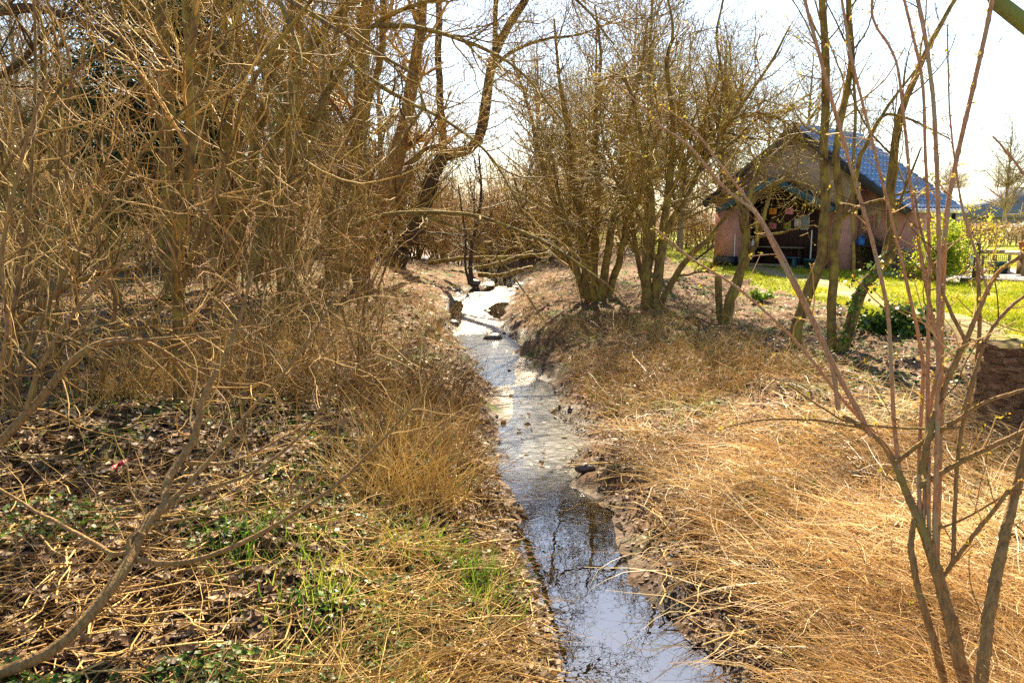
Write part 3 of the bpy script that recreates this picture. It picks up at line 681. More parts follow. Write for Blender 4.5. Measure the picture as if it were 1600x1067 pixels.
log('fallen_log', 'mossy bent log slanting down into the far brook', [(838, 392, 27.4), (800, 405, 26.9), (770, 414, 26.5), (735, 420, 26.3)], 7, 5, B_mossy)
log('fallen_log', 'dark mossy log lying on the bed at the far bend', [(745, 428, 26.0), (775, 432, 25.6), (800, 426, 25.8), (835, 416, 26.4)], 8, 6, B_mossy)
log('driftwood', 'dark wet branch snagged across the near brook', [(868, 800, 5.6), (905, 790, 5.7), (950, 775, 5.8), (1000, 740, 6.1)], 2.6, 1.6, B_brown, 'branch')
rng = np.random.default_rng(8)
for px_, py_, r_, lab in ((770, 529, .14, 'dark wet stone in the middle of the brook'), (706, 508, .12, 'dark mud stone at the left edge of the far brook'), (738, 448, .22, 'dark clod of earth at the foot of the small tree over the brook'), (915, 748, .07, 'small dark stone at the near right water edge')):
    q = onplane(px_, py_, .0); q[2] = max(height(q[0], q[1]), -.02)
    a, bq = np.linspace(0, 2 * np.pi, 14, endpoint=False), np.linspace(-1.5, 1.5, 9)
    A, Bq = np.meshgrid(a, bq); rr = r_ * (1 + .35 * (vn(A * 1.2 + px_, Bq * 1.5, .9, 3) - .5)); V = np.stack([rr * np.cos(A) * np.cos(Bq) * 1.3, rr * np.sin(A) * np.cos(Bq), rr * np.sin(Bq) * .65 + .03], -1)
    i, j = np.meshgrid(np.arange(8), np.arange(14), indexing='ij'); F = np.stack([i * 14 + j, i * 14 + (j + 1) % 14, (i + 1) * 14 + (j + 1) % 14, (i + 1) * 14 + j], -1).reshape(-1, 4)
    o = mesh('stone', V.reshape(-1, 3) + q, F, plain('wet_stone', (.07, .05, .035), (.035, .025, .02), .4, 9, .6, .5), smooth=True, loc=[float(v) for v in q]); tag(o, lab, 'stone', 'stones in the brook')

# ------------------------------------------------------------------ trees and shrubs
def resample(Pn, t):                                # positions and tangents along (B,N,3) at parameter t (B,)
    N = Pn.shape[1]; u = t * (N - 1); i = np.clip(u.astype(int), 0, N - 2); f = (u - i)[:, None]; b = np.arange(len(Pn))
    return Pn[b, i] * (1 - f) + Pn[b, i + 1] * f, nrm(Pn[b, i + 1] - Pn[b, i]), i, f[:, 0]
def shoots(rng, Pn, R, n, t0, t1, L, ang, up=.15, wob=.12, N=6, rk=.5, rmin=.003, rmax=.1, tip=.4, lvar=.5, upb=0.0, tpow=1.0, shrink=.4, pw=None):
    ln = np.linalg.norm(np.diff(Pn, axis=1), axis=-1).sum(1)
    ln = ln if pw is None else ln * np.asarray(pw); par = rng.choice(len(Pn), n, p=ln / ln.sum()); t = t0 + (t1 - t0) * rng.random(n) ** tpow
    p, T, i, f = resample(Pn[par], t); Rp = R[par, i] * (1 - f) + R[par, i + 1] * f
    az = nrm(np.cross(T, rng.normal(size=(n, 3)))); a = rad(1) * rng.normal(ang, ang * .3, n)
    d = nrm(T * np.cos(a)[:, None] + az * np.sin(a)[:, None] + np.array([0, 0, upb]))
    Ls = L * (1 - lvar + 2 * lvar * rng.random(n)) * (1 - shrink * t); s = Ls / (N - 1)
    out = [p]
    for q in range(N - 1):
        out.append(out[-1] + d * s[:, None]); d = nrm(d + rng.normal(0, wob, (n, 3)) + np.array([0, 0, up]))
    out = np.stack(out, 1); rb = np.clip(Rp * rk, rmin, rmax)
    return out, rb[:, None] * np.linspace(1, tip, N)[None]
def leaves_at(rng, pts, size, up=.3, asp=.55, g=None, tint=None):   # small folded leaves
    n = len(pts); d = nrm(rng.normal(size=(n, 3)) + np.array([0, 0, up])); s = nrm(np.cross(d, rng.normal(size=(n, 3)))); nn_ = np.cross(d, s)
    L = size * rng.uniform(.6, 1.35, n)[:, None]; w_ = L * asp
    V = np.stack([pts, pts + d * L * .5 + s * w_ * .5 + nn_ * L * .12, pts + d * L, pts + d * L * .5 - s * w_ * .5 + nn_ * L * .12], 1)
    F = np.arange(n * 4).reshape(n, 4)
    tt_ = rng.random(n) if tint is None else tint
    g = g or Geo(); g.add(V, F, tint=np.repeat(tt_, 4)); return g
def along(rng, Pn, n, t0=.2, t1=1.0):
    par = rng.integers(len(Pn), size=n); p, T, _, _ = resample(Pn[par], t0 + (t1 - t0) * rng.random(n)); return p
def stem_path(pts, w0, w1, n=26, jit=.25, seed=0):  # a stem through photo positions with depth; widths in photo pixels
    p = catmull(np.array([P(*q) for q in pts]), n); d = pix(p)[2]
    r_ = np.interp(np.linspace(0, 1, n), [0, 1], [w0, w1]) / 2 * d / FPX
    rg = np.random.default_rng(seed + int(abs(pts[0][0]) * 7 + abs(pts[-1][0])))
    j = rg.normal(0, 1, (n, 3)); j = (j + np.roll(j, 1, 0)) / 2; j[0] = 0; p = p + j * r_[:, None] * jit
    q = rg.normal(size=n + 4); q = np.convolve(q, np.ones(5) / 5, 'valid'); r_ = r_ * (1 + .12 * q); return p, r_
def knit(name, label, cat, stems, mat, tmat, levels, seed=0, wk=1.0, group=None, base=None, part='trunk', bud=None, k0=8, up_ends=True):
    """stems: list of (pts, w0, w1). levels: list of dicts of shoots() arguments, the first grows from the stems."""
    rng = np.random.default_rng(seed); ps = [stem_path(s[0], s[1] * wk, s[2] * wk, seed=seed + i) for i, s in enumerate(stems)]
    b = base if base is not None else ps[0][0][0]
    o = thing(name, label, cat, b, group)
    for p, r_ in ps:
        e = p[-1] + nrm(p[-1] - p[-2]) * .004; pc = np.concatenate([p, e[None]]); rc = np.concatenate([r_, [.001]])
        g = Geo(); g.tubes(pc[None], rc[None], k0); g.build(part, mat, o, smooth=True)
    Pn, R = np.stack([p for p, _ in ps]), np.stack([r_ for _, r_ in ps])
    g = Geo(); last = (Pn, R); allp = []
    for q, lv in enumerate(levels):
        lv = dict(lv); src = lv.pop('src', -1); base_ = (Pn, R) if q == 0 or src == 0 else last
        k = lv.pop('k', 3 if q else 5)
        if q == 0: lv['pw'] = [t_[3] if len(t_) > 3 else 1 for t_ in stems]
        c = shoots(rng, *base_, **lv); g.tubes(*c, k=k, tint=np.clip(rng.normal(.45, .25, len(c[0])), 0, 1)); last = c; allp.append(c[0])
    cr = g.build('crown', tmat, o) if levels else None
    if bud and cr is not None:
        n, size, m = bud; leaves_at(rng, along(rng, allp[-1], n), size).build('leaves', m, cr)
    return o
SH = dict

# --- the leaning dark tree beside the brook
knit('leaning_tree', 'dark leaning tree with a forked, upswept trunk on the far left bank', 'tree',
     [([(606, 432, 26.5), (628, 395, 26.4), (655, 335, 26.2), (678, 272, 26), (692, 240, 26)], 42, 26),
      ([(692, 244, 26), (690, 215, 26), (686, 150, 26), (685, 60, 26), (682, -60, 26), (676, -190, 26.5), (670, -330, 27)], 17, 6),
      ([(690, 246, 26), (716, 241, 25.9), (742, 222, 25.8), (755, 180, 25.6), (766, 110, 25.5), (785, 55, 25.4), (825, -10, 25.2), (860, -110, 25), (900, -260, 25)], 23, 7),
      ([(766, 112, 25.5), (800, 82, 25), (850, 62, 24.6), (905, 55, 24.2), (970, 28, 24)], 9, 3),
      ([(772, 92, 25.5), (774, 40, 25.3), (778, -40, 25), (790, -180, 25), (800, -300, 25)], 11, 4),
      ([(640, 362, 26.2), (660, 363, 25.6), (700, 366, 25.2), (745, 371, 25)], 6, 3)],
     B_dark, T_dark, [SH(n=50, t0=.35, t1=1, L=2.4, ang=50, up=.08, N=8, wob=.16, rk=.35, rmin=.008, rmax=.03), SH(n=300, t0=.15, t1=1, L=1.2, ang=45, N=6, rk=.5, rmin=.005, rmax=.012, wob=.15),
                      SH(n=1300, t0=.1, t1=1, L=.5, ang=45, N=4, rk=.6, rmin=.0035, rmax=.006, wob=.12)], 1, wk=.78)

# --- the tall trunks of the left thicket
LIM = lambda nl, L1, nb, L2, nt_, L3, u=.1: [SH(n=nl, t0=.25, t1=1, L=L1, ang=42, up=u, N=8, wob=.13, rk=.45, rmin=.012, rmax=.06),
    SH(n=nb, t0=.1, t1=1, L=L2, ang=48, up=.06, N=6, wob=.16, rk=.5, rmin=.006, rmax=.025), SH(n=nt_, t0=.1, t1=1, L=L3, ang=50, N=4, wob=.15, rk=.6, rmin=.0035, rmax=.009)]
knit('thicket_tree', 'straight brown trunk rising alone at the left of the thicket', 'tree',
     [([(268, 470, 14), (262, 380, 14), (260, 260, 14), (257, 120, 14), (250, -20, 14), (246, -200, 14), (240, -420, 14.2)], 26, 12),
      ([(258, -60, 13.8), (300, -90, 12.5), (370, -60, 10.8), (440, -8, 9.4), (520, 42, 8.8), (600, 90, 8.4), (655, 122, 8.2), (668, 146, 8.2), (655, 185, 8.2), (632, 212, 8.1)], 18, 4),
      ([(246, -200, 14), (340, -330, 12.5), (500, -400, 11), (700, -430, 9.8), (900, -440, 9), (1060, -420, 8.6)], 17, 5),
      ([(700, -430, 9.8), (780, -360, 9.4), (880, -330, 9), (1000, -300, 8.7)], 8, 3), ([(560, -410, 10.6), (680, -520, 10), (840, -560, 9.6), (1000, -600, 9.4)], 9, 3),
      ([(430, -14, 9.4), (470, 90, 8.6), (452, 150, 8.4), (470, 230, 8.2), (490, 300, 8)], 7, 2)],
     B_olive, T_olive, LIM(62, 1.9, 560, 1.0, 2500, .45), 2)
knit('thicket_tree', 'broad clump of upright mossy trunks in the middle of the thicket', 'tree',
     [([(343, 455, 17), (330, 350, 17), (318, 230, 17), (303, 110, 17), (288, -10, 17), (270, -220, 17), (262, -420, 17)], 22, 8),
      ([(350, 455, 17.2), (346, 330, 17.2), (350, 200, 17.2), (352, 80, 17.2), (345, -60, 17.2), (350, -260, 17.2), (356, -460, 17)], 24, 8),
      ([(356, 455, 16.8), (378, 330, 16.6), (398, 230, 16.4), (430, 110, 16.2), (460, 0, 16), (500, -160, 16), (530, -330, 16)], 20, 7),
      ([(352, 450, 17.4), (368, 300, 17.4), (376, 160, 17.4), (372, 20, 17.4), (380, -200, 17.4), (384, -400, 17.4)], 16, 6)],
     B_olive, T_olive, LIM(60, 2.4, 460, 1.2, 2000, .6), 3, part='trunk')
knit('thicket_tree', 'pair of slanting mossy trunks leaning right out of the thicket', 'tree',
     [([(392, 440, 15.5), (412, 330, 15.5), (430, 230, 15.4), (452, 150, 15.3), (478, 90, 15.2), (530, 20, 15), (600, -60, 14.8), (680, -200, 14.6)], 20, 8),
      ([(398, 438, 15.5), (440, 300, 15.3), (490, 190, 15.1), (540, 95, 15), (585, 40, 14.8), (660, 5, 14.5), (760, -14, 14.2)], 15, 5),
      ([(585, 40, 14.8), (660, 45, 13.8), (740, 70, 13), (810, 110, 12.4), (880, 190, 12)], 9, 3), ([(540, 95, 15), (620, 150, 13.8), (700, 190, 13), (770, 250, 12.4), (815, 330, 12)], 9, 2.5), ([(600, -60, 14.8), (700, -90, 13.4), (800, -60, 12.4), (900, 0, 11.6), (960, 70, 11.2)], 10, 3)],
     B_mossy, T_olive, LIM(80, 1.7, 620, 1.0, 2800, .5, .04), 4)
knit('thicket_tree', 'thick upright trunk left of the dark leaning tree', 'tree',
     [([(528, 440, 20), (545, 340, 20), (556, 240, 20), (565, 130, 20), (572, 20, 20), (580, -150, 20), (575, -380, 20)], 32, 14),
      ([(560, 210, 20), (585, 130, 19.6), (600, 60, 19.3), (596, -60, 19), (610, -250, 19)], 14, 6)],
     B_olive, T_gold, LIM(40, 2.6, 340, 1.3, 1700, .6), 5)
knit('thicket_tree', 'pale brown trunk slanting up beside the dark leaning tree', 'tree',
     [([(556, 440, 23), (580, 370, 23), (604, 300, 23), (622, 230, 23), (640, 150, 23), (655, 60, 23), (668, -50, 23), (690, -260, 23)], 30, 10),
      ([(500, 450, 17), (545, 400, 17), (598, 352, 17.2), (625, 300, 17.4), (642, 256, 17.5), (662, 236, 17.6), (690, 228, 17.6)], 16, 7)],
     B_brown, T_gold, LIM(30, 2.4, 280, 1.2, 1400, .55), 6)
knit('thicket_tree', 'slim mossy trunk with peeling bark between the thick trunks', 'tree',
     [([(455, 440, 18), (452, 330, 18), (458, 220, 18), (466, 120, 18), (470, 0, 18), (478, -200, 18), (490, -400, 18)], 18, 7),
      ([(462, 300, 18), (492, 220, 17.8), (512, 140, 17.6), (526, 40, 17.4), (548, -120, 17.2)], 9, 4)],
     B_mossy, T_gold, LIM(34, 2.2, 300, 1.2, 1500, .55), 7)
knit('thicket_tree', 'slender olive trunk standing nearest the path of leaves', 'tree',
     [([(284, 690, 7.2), (283, 600, 7.2), (280, 500, 7.2), (274, 420, 7.2), (284, 330, 7.2), (300, 240, 7.2), (296, 120, 7.2), (306, 0, 7.2), (300, -200, 7.2)], 21, 9),
      ([(280, 470, 7.2), (300, 400, 7.0), (330, 330, 6.9), (352, 250, 6.8), (385, 150, 6.7), (440, 60, 6.6), (520, -40, 6.4)], 10, 4)],
     B_olive, T_gold, [SH(n=34, t0=.12, t1=1, L=1.2, ang=55, up=.04, N=9, wob=.16, rk=.4, rmin=.005, rmax=.012), SH(n=220, t0=.1, t1=1, L=.55, ang=50, N=6, wob=.18, rk=.6, rmin=.003, rmax=.006)], 8)
knit('overhanging_tree', 'grey mossy tree at the left edge reaching over the clearing', 'tree',
     [([(-330, 560, 11), (-320, 380, 11), (-290, 220, 11), (-240, 100, 10.8), (-150, 60, 10.4), (-60, 28, 10), (60, 16, 9.6), (140, 38, 9.2), (190, 60, 9), (250, 92, 8.8), (300, 120, 8.6)], 40, 5),
      ([(-230, 260, 10.8), (-120, 190, 10.4), (-20, 128, 10), (30, 100, 9.8), (62, 62, 9.6), (100, 30, 9.4), (170, -40, 9.2)], 16, 5)],
     B_dark, T_dark, LIM(26, 1.8, 160, .9, 700, .4), 9)
knit('thicket_tree', 'low mossy branch arching to the right across the far brook', 'shrub',
     [([(430, 470, 14), (470, 410, 13.6), (530, 365, 13.2), (600, 338, 12.9), (680, 333, 12.6), (745, 338, 12.4), (800, 356, 12.2), (860, 385, 12), (915, 420, 11.8), (960, 455, 11.6)], 10, 4),
      ([(640, 335, 12.7), (700, 350, 12.4), (760, 385, 12), (800, 430, 11.8), (850, 500, 11.4)], 5, 2)],
     B_mossy, T_olive, [SH(n=46, t0=.25, t1=1, L=.8, ang=55, up=-.02, N=8, wob=.14, rk=.45, rmin=.004, rmax=.009), SH(n=160, t0=.2, t1=1, L=.35, ang=50, N=5, wob=.16, rk=.6, rmin=.003, rmax=.005)], 10)
knit('small_tree', 'small dark twisted tree rooted in the bank over the brook', 'tree',
     [([(737, 440, 25), (735, 420, 25), (738, 385, 25), (745, 350, 25), (752, 300, 25), (748, 240, 25)], 13, 4), ([(733, 445, 24.6), (726, 410, 24.8), (728, 380, 25), (722, 330, 25), (716, 290, 25)], 7, 3)],
     B_dark, T_dark, [SH(n=26, t0=.2, t1=1, L=1.6, ang=55, up=.08, N=7, wob=.18, rk=.5, rmin=.01, rmax=.03), SH(n=240, t0=.1, t1=1, L=.7, ang=50, N=5, wob=.18, rk=.6, rmin=.005, rmax=.012)], 11, wk=.62)

# --- the two bushy trees right of the brook
BUSH = lambda nl, L1, nb, L2, nt_, L3: [SH(n=nl, t0=.22, t1=.98, L=L1 * 1.15, ang=48, up=.03, N=9, wob=.17, rk=.45, rmin=.006, rmax=.022),
    SH(n=nb, t0=.08, t1=1, L=L2, ang=50, up=.02, N=6, wob=.24, rk=.55, rmin=.0045, rmax=.011), SH(n=nt_, t0=.1, t1=1, L=L3, ang=55, N=4, wob=.24, rk=.65, rmin=.0035, rmax=.006)]
knit('bushy_tree', 'many stemmed olive bush tree nearest the right side of the brook', 'tree',
     [([(912, 466, 17), (895, 400, 17), (868, 320, 16.9), (845, 250, 16.8), (826, 170, 16.7), (800, 90, 16.6)], 16, 4), ([(920, 468, 17), (912, 380, 17), (900, 280, 17), (884, 190, 17), (872, 110, 17), (866, 30, 17)], 19, 4),
      ([(930, 470, 17), (930, 380, 17.1), (934, 280, 17.2), (930, 180, 17.3), (938, 90, 17.4), (930, 10, 17.4)], 18, 4), ([(938, 470, 16.9), (950, 390, 16.9), (966, 310, 16.9), (975, 220, 16.9), (1000, 120, 16.9), (1012, 30, 16.9)], 18, 4),
      ([(946, 468, 17), (966, 410, 17), (980, 350, 17), (1010, 280, 17), (1030, 200, 17)], 18, 5), ([(924, 466, 17.3), (890, 410, 17.6), (850, 370, 17.9), (820, 330, 18.1), (800, 270, 18.3)], 12, 4),
      ([(928, 470, 16.6), (918, 400, 16.3), (880, 330, 15.9), (862, 240, 15.6)], 12, 4)],
     B_olive, T_bush, BUSH(120, 1.7, 1000, .9, 4200, .48), 12, wk=.75, part='stem', bud=(1600, .035, L_bud))
knit('bushy_tree', 'wide spreading bush tree with yellowish buds before the shed', 'tree',
     [([(1012, 492, 14.5), (1012, 420, 14.5), (1018, 330, 14.5), (1008, 250, 14.5), (990, 160, 14.5), (968, 118, 14.5), (930, 130, 14.5)], 24, 5),
      ([(1020, 494, 14.5), (1030, 410, 14.5), (1044, 300, 14.5), (1052, 200, 14.5), (1040, 100, 14.5), (1052, 50, 14.5), (1040, -20, 14.5)], 22, 4),
      ([(1026, 492, 14.4), (1050, 440, 14.3), (1078, 400, 14.1), (1110, 370, 14), (1150, 322, 13.8), (1205, 292, 13.6)], 15, 5, .12),
      ([(1022, 488, 14.6), (1040, 370, 14.8), (1090, 270, 15), (1140, 190, 15.2), (1200, 105, 15.4), (1235, 40, 15.5)], 18, 4),
      ([(1016, 490, 14.7), (996, 400, 15), (980, 310, 15.3), (950, 240, 15.6), (938, 190, 15.8)], 14, 4),
      ([(1036, 330, 14.6), (1080, 240, 14.4), (1160, 180, 14.2), (1225, 190, 14), (1262, 232, 13.8)], 10, 4, 3),
      ([(1060, 330, 14.6), (1100, 250, 14.8), (1130, 150, 15), (1120, 60, 15.2), (1132, -10, 15.3)], 10, 4),
      ([(1030, 420, 14.5), (1000, 340, 14.1), (960, 280, 13.8), (930, 270, 13.6)], 9, 4)],
     B_mossy, T_bush, BUSH(135, 1.6, 1050, .85, 4400, .45), 13, wk=.75, part='stem', bud=(2600, .034, L_bud))
knit('young_tree', 'small pollarded tree with a forked trunk beside the stake', 'tree',
     [([(1136, 508, 12.6), (1140, 470, 12.6), (1158, 425, 12.6), (1166, 380, 12.6), (1164, 330, 12.6)], 24, 14), ([(1160, 420, 12.6), (1178, 388, 12.5), (1190, 350, 12.4), (1205, 300, 12.4)], 12, 6, .1),
      ([(1164, 335, 12.6), (1190, 300, 12.5), (1225, 282, 12.4), (1262, 290, 12.3), (1284, 306, 12.2)], 9, 3, .8), ([(1162, 332, 12.6), (1140, 290, 12.7), (1120, 240, 12.8), (1130, 180, 12.9)], 8, 3),
      ([(1168, 372, 12.6), (1210, 366, 12.4), (1250, 356, 12.3), (1275, 352, 12.2)], 6, 3, .1), ([(1166, 330, 12.6), (1180, 280, 12.6), (1205, 230, 12.6), (1240, 190, 12.6)], 8, 3)],
     B_mossy, T_bush, BUSH(22, .6, 80, .35, 120, .2), 14, wk=.8, part='trunk', bud=(240, .03, L_bud))
knit('three_stemmed_tree', 'three stemmed tree with rough mossy trunks before the shed', 'tree',
     [([(1262, 562, 10.2), (1240, 540, 10.2), (1244, 505, 10.2), (1262, 460, 10.2), (1282, 405, 10.2), (1288, 340, 10.2), (1288, 220, 10.2), (1291, 110, 10.2), (1284, -10, 10.2), (1280, -150, 10.2)], 25, 13),
      ([(1300, 556, 10.1), (1300, 490, 10.1), (1304, 430, 10.1), (1303, 385, 10.1), (1313, 330, 10.1), (1306, 250, 10.1), (1312, 200, 10.1), (1330, 110, 10.1), (1326, 0, 10.1), (1330, -150, 10.1)], 22, 8),
      ([(1310, 560, 10), (1330, 500, 10), (1352, 445, 10), (1380, 410, 9.9), (1396, 380, 9.9), (1392, 300, 9.9), (1398, 225, 9.9), (1418, 150, 9.9), (1458, 60, 9.9), (1510, -30, 9.9)], 28, 8),
      ([(1308, 350, 10.1), (1330, 310, 10), (1340, 265, 9.9), (1352, 228, 9.8), (1385, 170, 9.7), (1430, 110, 9.6)], 13, 5),
      ([(1334, 440, 10), (1333, 360, 10), (1332, 270, 10), (1337, 170, 10), (1328, 60, 10), (1320, -30, 10)], 8, 5),
      ([(1352, 228, 9.8), (1380, 182, 9.7), (1420, 186, 9.6), (1460, 205, 9.5), (1485, 218, 9.4)], 8, 3),
      ([(1310, 345, 10.1), (1345, 322, 10), (1385, 310, 9.9), (1430, 296, 9.8)], 9, 5),
      ([(1375, 415, 9.9), (1388, 370, 9.8), (1412, 300, 9.7), (1440, 230, 9.6)], 9, 4)],
     B_mossy, T_bush, [SH(n=60, t0=.4, t1=1, L=1.3, ang=38, up=.14, N=8, wob=.11, rk=.4, rmin=.005, rmax=.014), SH(n=260, t0=.1, t1=1, L=.7, ang=45, up=.06, N=6, wob=.15, rk=.6, rmin=.0035, rmax=.008), SH(n=500, t0=.1, t1=1, L=.3, ang=50, N=4, wob=.15, rk=.7, rmin=.003, rmax=.005)], 15, wk=.74, part='trunk', bud=(900, .03, L_bud))
# ivy climbing the leaning stem
rng = np.random.default_rng(77)
ip, ir = stem_path([(1318, 545, 9.95), (1330, 500, 9.95), (1352, 445, 9.93), (1380, 410, 9.85)], 26, 22)
o = thing('ivy_creeper', 'dark ivy climbing the leaning stem of the three stemmed tree', 'ivy', ip[0])
pp = along(rng, ip[None], 260, .05, 1) + rng.normal(0, .07, (260, 3)) + np.array([-.03, -.06, .03]); leaves_at(rng, pp, .055, asp=.9).build('leaves', L_ivy, o)
g = Geo(); g.tubes((ip + np.array([-.06, -.09, .05]))[None], np.full((1, 26), .008), 5); g.build('vine', B_dark, o)

# --- foreground shrub at the right edge, seen against the straw
FS = [([(1520, 1130, 3.0), (1494, 1010, 3.05), (1466, 900, 3.1), (1440, 825, 3.15), (1418, 772, 3.2), (1388, 705, 3.25), (1348, 668, 3.3), (1318, 650, 3.32)], 32, 9),
      ([(1485, 1120, 3.1), (1462, 1010, 3.12), (1438, 930, 3.14), (1424, 860, 3.15), (1428, 812, 3.16)], 17, 12),
      ([(1530, 1130, 2.9), (1540, 1000, 2.92), (1560, 880, 2.95), (1588, 760, 3.0), (1612, 660, 3.0), (1650, 560, 3.0)], 28, 16),
      ([(1405, 735, 3.22), (1396, 640, 3.25), (1388, 500, 3.3), (1366, 390, 3.35), (1330, 262, 3.4), (1302, 165, 3.45), (1252, -20, 3.5), (1230, -120, 3.5)], 13, 9),
      ([(1438, 820, 3.16), (1436, 700, 3.2), (1442, 600, 3.25), (1438, 540, 3.3), (1400, 370, 3.35), (1360, 210, 3.4), (1330, 90, 3.4), (1312, -20, 3.45)], 12, 7),
      ([(1442, 830, 3.16), (1452, 650, 3.2), (1466, 560, 3.22), (1444, 430, 3.25), (1424, 300, 3.3), (1412, 180, 3.3), (1398, 90, 3.35), (1364, 30, 3.35), (1366, -30, 3.35)], 13, 6),
      ([(1452, 850, 3.15), (1450, 700, 3.15), (1450, 540, 3.15), (1452, 400, 3.15), (1446, 240, 3.15), (1440, 120, 3.15), (1408, -20, 3.15)], 15, 9),
      ([(1460, 868, 3.14), (1464, 700, 3.1), (1466, 520, 3.1), (1466, 330, 3.1), (1456, 130, 3.1), (1430, -20, 3.1)], 17, 13),
      ([(1464, 880, 3.14), (1470, 650, 3.2), (1472, 500, 3.22), (1480, 330, 3.25), (1506, 200, 3.3), (1536, 70, 3.3), (1554, -20, 3.3)], 16, 12),
      ([(1440, 740, 3.15), (1452, 680, 3.12), (1478, 600, 3.1), (1510, 530, 3.08), (1532, 480, 3.05), (1556, 430, 3.0), (1598, 398, 2.95)], 15, 8),
      ([(1512, 540, 3.08), (1480, 475, 3.1), (1462, 425, 3.12), (1440, 365, 3.15), (1428, 300, 3.18)], 8, 4),
      ([(1546, 462, 3.0), (1526, 400, 3.02), (1505, 330, 3.05), (1494, 265, 3.08), (1484, 175, 3.1), (1480, 40, 3.1)], 8, 4),
      ([(1400, 722, 3.22), (1440, 692, 3.18), (1490, 660, 3.12), (1545, 626, 3.05), (1640, 600, 2.95)], 10, 7),
      ([(1436, 760, 3.18), (1500, 722, 3.1), (1560, 692, 3.0), (1640, 655, 2.9)], 12, 9),
      ([(1470, 905, 3.12), (1510, 850, 3.08), (1550, 800, 3.02), (1576, 765, 2.98)], 11, 9),
      ([(1455, 830, 3.15), (1510, 808, 3.1), (1570, 772, 3.0), (1596, 750, 2.95)], 6, 4),
      ([(1345, 668, 3.3), (1270, 656, 3.35), (1190, 656, 3.4), (1130, 668, 3.45)], 6, 3),
      ([(1500, 668, 3.1), (1420, 669, 3.2), (1330, 660, 3.3), (1290, 640, 3.35), (1230, 600, 3.4)], 6, 4),
      ([(1400, 715, 3.24), (1370, 680, 3.3), (1320, 628, 3.35), (1240, 530, 3.45), (1150, 448, 3.55), (1085, 408, 3.6), (1022, 356, 3.65)], 8, 4),
      ([(1362, 682, 3.28), (1340, 640, 3.3), (1310, 585, 3.33), (1258, 480, 3.4), (1212, 392, 3.45), (1180, 333, 3.5), (1130, 292, 3.55), (1078, 230, 3.6), (1030, 195, 3.62), (984, 150, 3.65), (948, 120, 3.68)], 11, 3),
      ([(1310, 640, 3.3), (1296, 560, 3.35), (1250, 455, 3.42), (1200, 360, 3.5), (1166, 310, 3.55), (1120, 250, 3.6), (1085, 205, 3.65), (1035, 165, 3.7)], 10, 3),
      ([(1505, 640, 3.1), (1530, 560, 3.12), (1552, 510, 3.14), (1590, 470, 3.16), (1640, 440, 3.2)], 9, 6),
      ([(1488, 880, 3.1), (1498, 700, 3.12), (1520, 600, 3.14), (1530, 520, 3.15), (1528, 400, 3.18)], 9, 8)]
rng = np.random.default_rng(21)
fs = thing('foreground_shrub', 'near leafless shrub of pinkish canes and forked brown stems at the right', 'shrub', P(1510, 1130, 3.0))
fps = [stem_path(s[0], s[1] * (.42 if i in (6, 7) else .5 if i in (3, 4, 5, 6, 7, 8, 11) else .74), s[2] * (.48 if i in (6, 7) else .58 if i in (3, 4, 5, 6, 7, 8, 11) else .74), n=34, jit=.10, seed=i) for i, s in enumerate(FS)]
cane_ids = {3, 4, 5, 6, 7, 8, 11, 18, 19, 20}
for i, (p, r_) in enumerate(fps):
    # nodes: slight swellings every few centimetres
    s_ = np.linspace(0, 1, 120); p2 = catmull(p, 120); r2 = np.interp(s_, np.linspace(0, 1, 34), r_)
    r2 = r2 * (1 + .28 * np.maximum(0, np.sin(s_ * (14 + i % 5) * 2 * np.pi + i)) ** 18)
    p2 = np.concatenate([p2, p2[-1:] + nrm(p2[-1:] - p2[-2:-1]) * .003]); r2 = np.append(r2, .0008)
    g = Geo(); g.tubes(p2[None], r2[None], 10); g.build('cane' if i in cane_ids else 'stem', B_cane if i in cane_ids else B_fore, fs, smooth=True)
Pn = np.stack([p for p, _ in fps]); Rn = np.stack([r_ for _, r_ in fps])
g = Geo(); c = shoots(rng, Pn, Rn, 130, .25, 1, .24, 55, .05, .12, 6, .4, .0016, .003, .6); g.tubes(*c, k=5, tint=rng.random(130))
c2 = shoots(rng, Pn, Rn, 520, .2, 1, .022, 50, .0, .05, 3, .45, .0014, .0028, .8); g.tubes(*c2, k=5, tint=rng.random(520))
tw = g.build('crown', T_red, fs)
tips = np.concatenate([c[0][:, -1], c2[0][::3, -1], Pn[:, -1]])
pp = np.repeat(tips, 5, 0); pp = pp + rng.normal(0, .004, pp.shape)
leaves_at(rng, pp, .014, .6, .5).build('leaves', leafy('shrub_bud', [(0, (.30, .24, .05)), (.6, (.42, .34, .06)), (1, (.50, .26, .08))], .45), tw)

# --- mossy branch dipping into the top right corner
knit('overhanging_branch', 'thick green mossy branch cutting the top right corner', 'branch',
     [([(1500, -120, 3.4), (1545, -22, 3.4), (1572, 14, 3.4), (1605, 40, 3.4), (1700, 90, 3.4), (1850, 180, 3.5), (1990, 420, 3.6), (2040, 800, 3.6), (2050, 1250, 3.5)], 20, 60)],
     bark('bark_green', (.22, .24, .09), (.10, .10, .05), (.17, .20, .04), .8, scale=24), T_dark, [SH(n=8, t0=.05, t1=.4, L=.5, ang=50, N=6, rk=.2, rmin=.0025, rmax=.004, wob=.12)], 31)
knit('budding_twig', 'single brown twig with an opening bud at the right edge', 'twig',
     [([(1690, 320, 2.6), (1640, 300, 2.6), (1604, 276, 2.6), (1575, 240, 2.6), (1560, 222, 2.6), (1552, 214, 2.6)], 6, 3), ([(2000, 1200, 2.7), (1900, 700, 2.7), (1800, 420, 2.65), (1690, 320, 2.6)], 22, 6)], B_cane, T_red, [SH(n=10, t0=.2, t1=1, L=.03, ang=50, N=3, rk=.5, rmin=.0012, rmax=.002)], 32, part='twig', bud=(16, .022, L_bud))

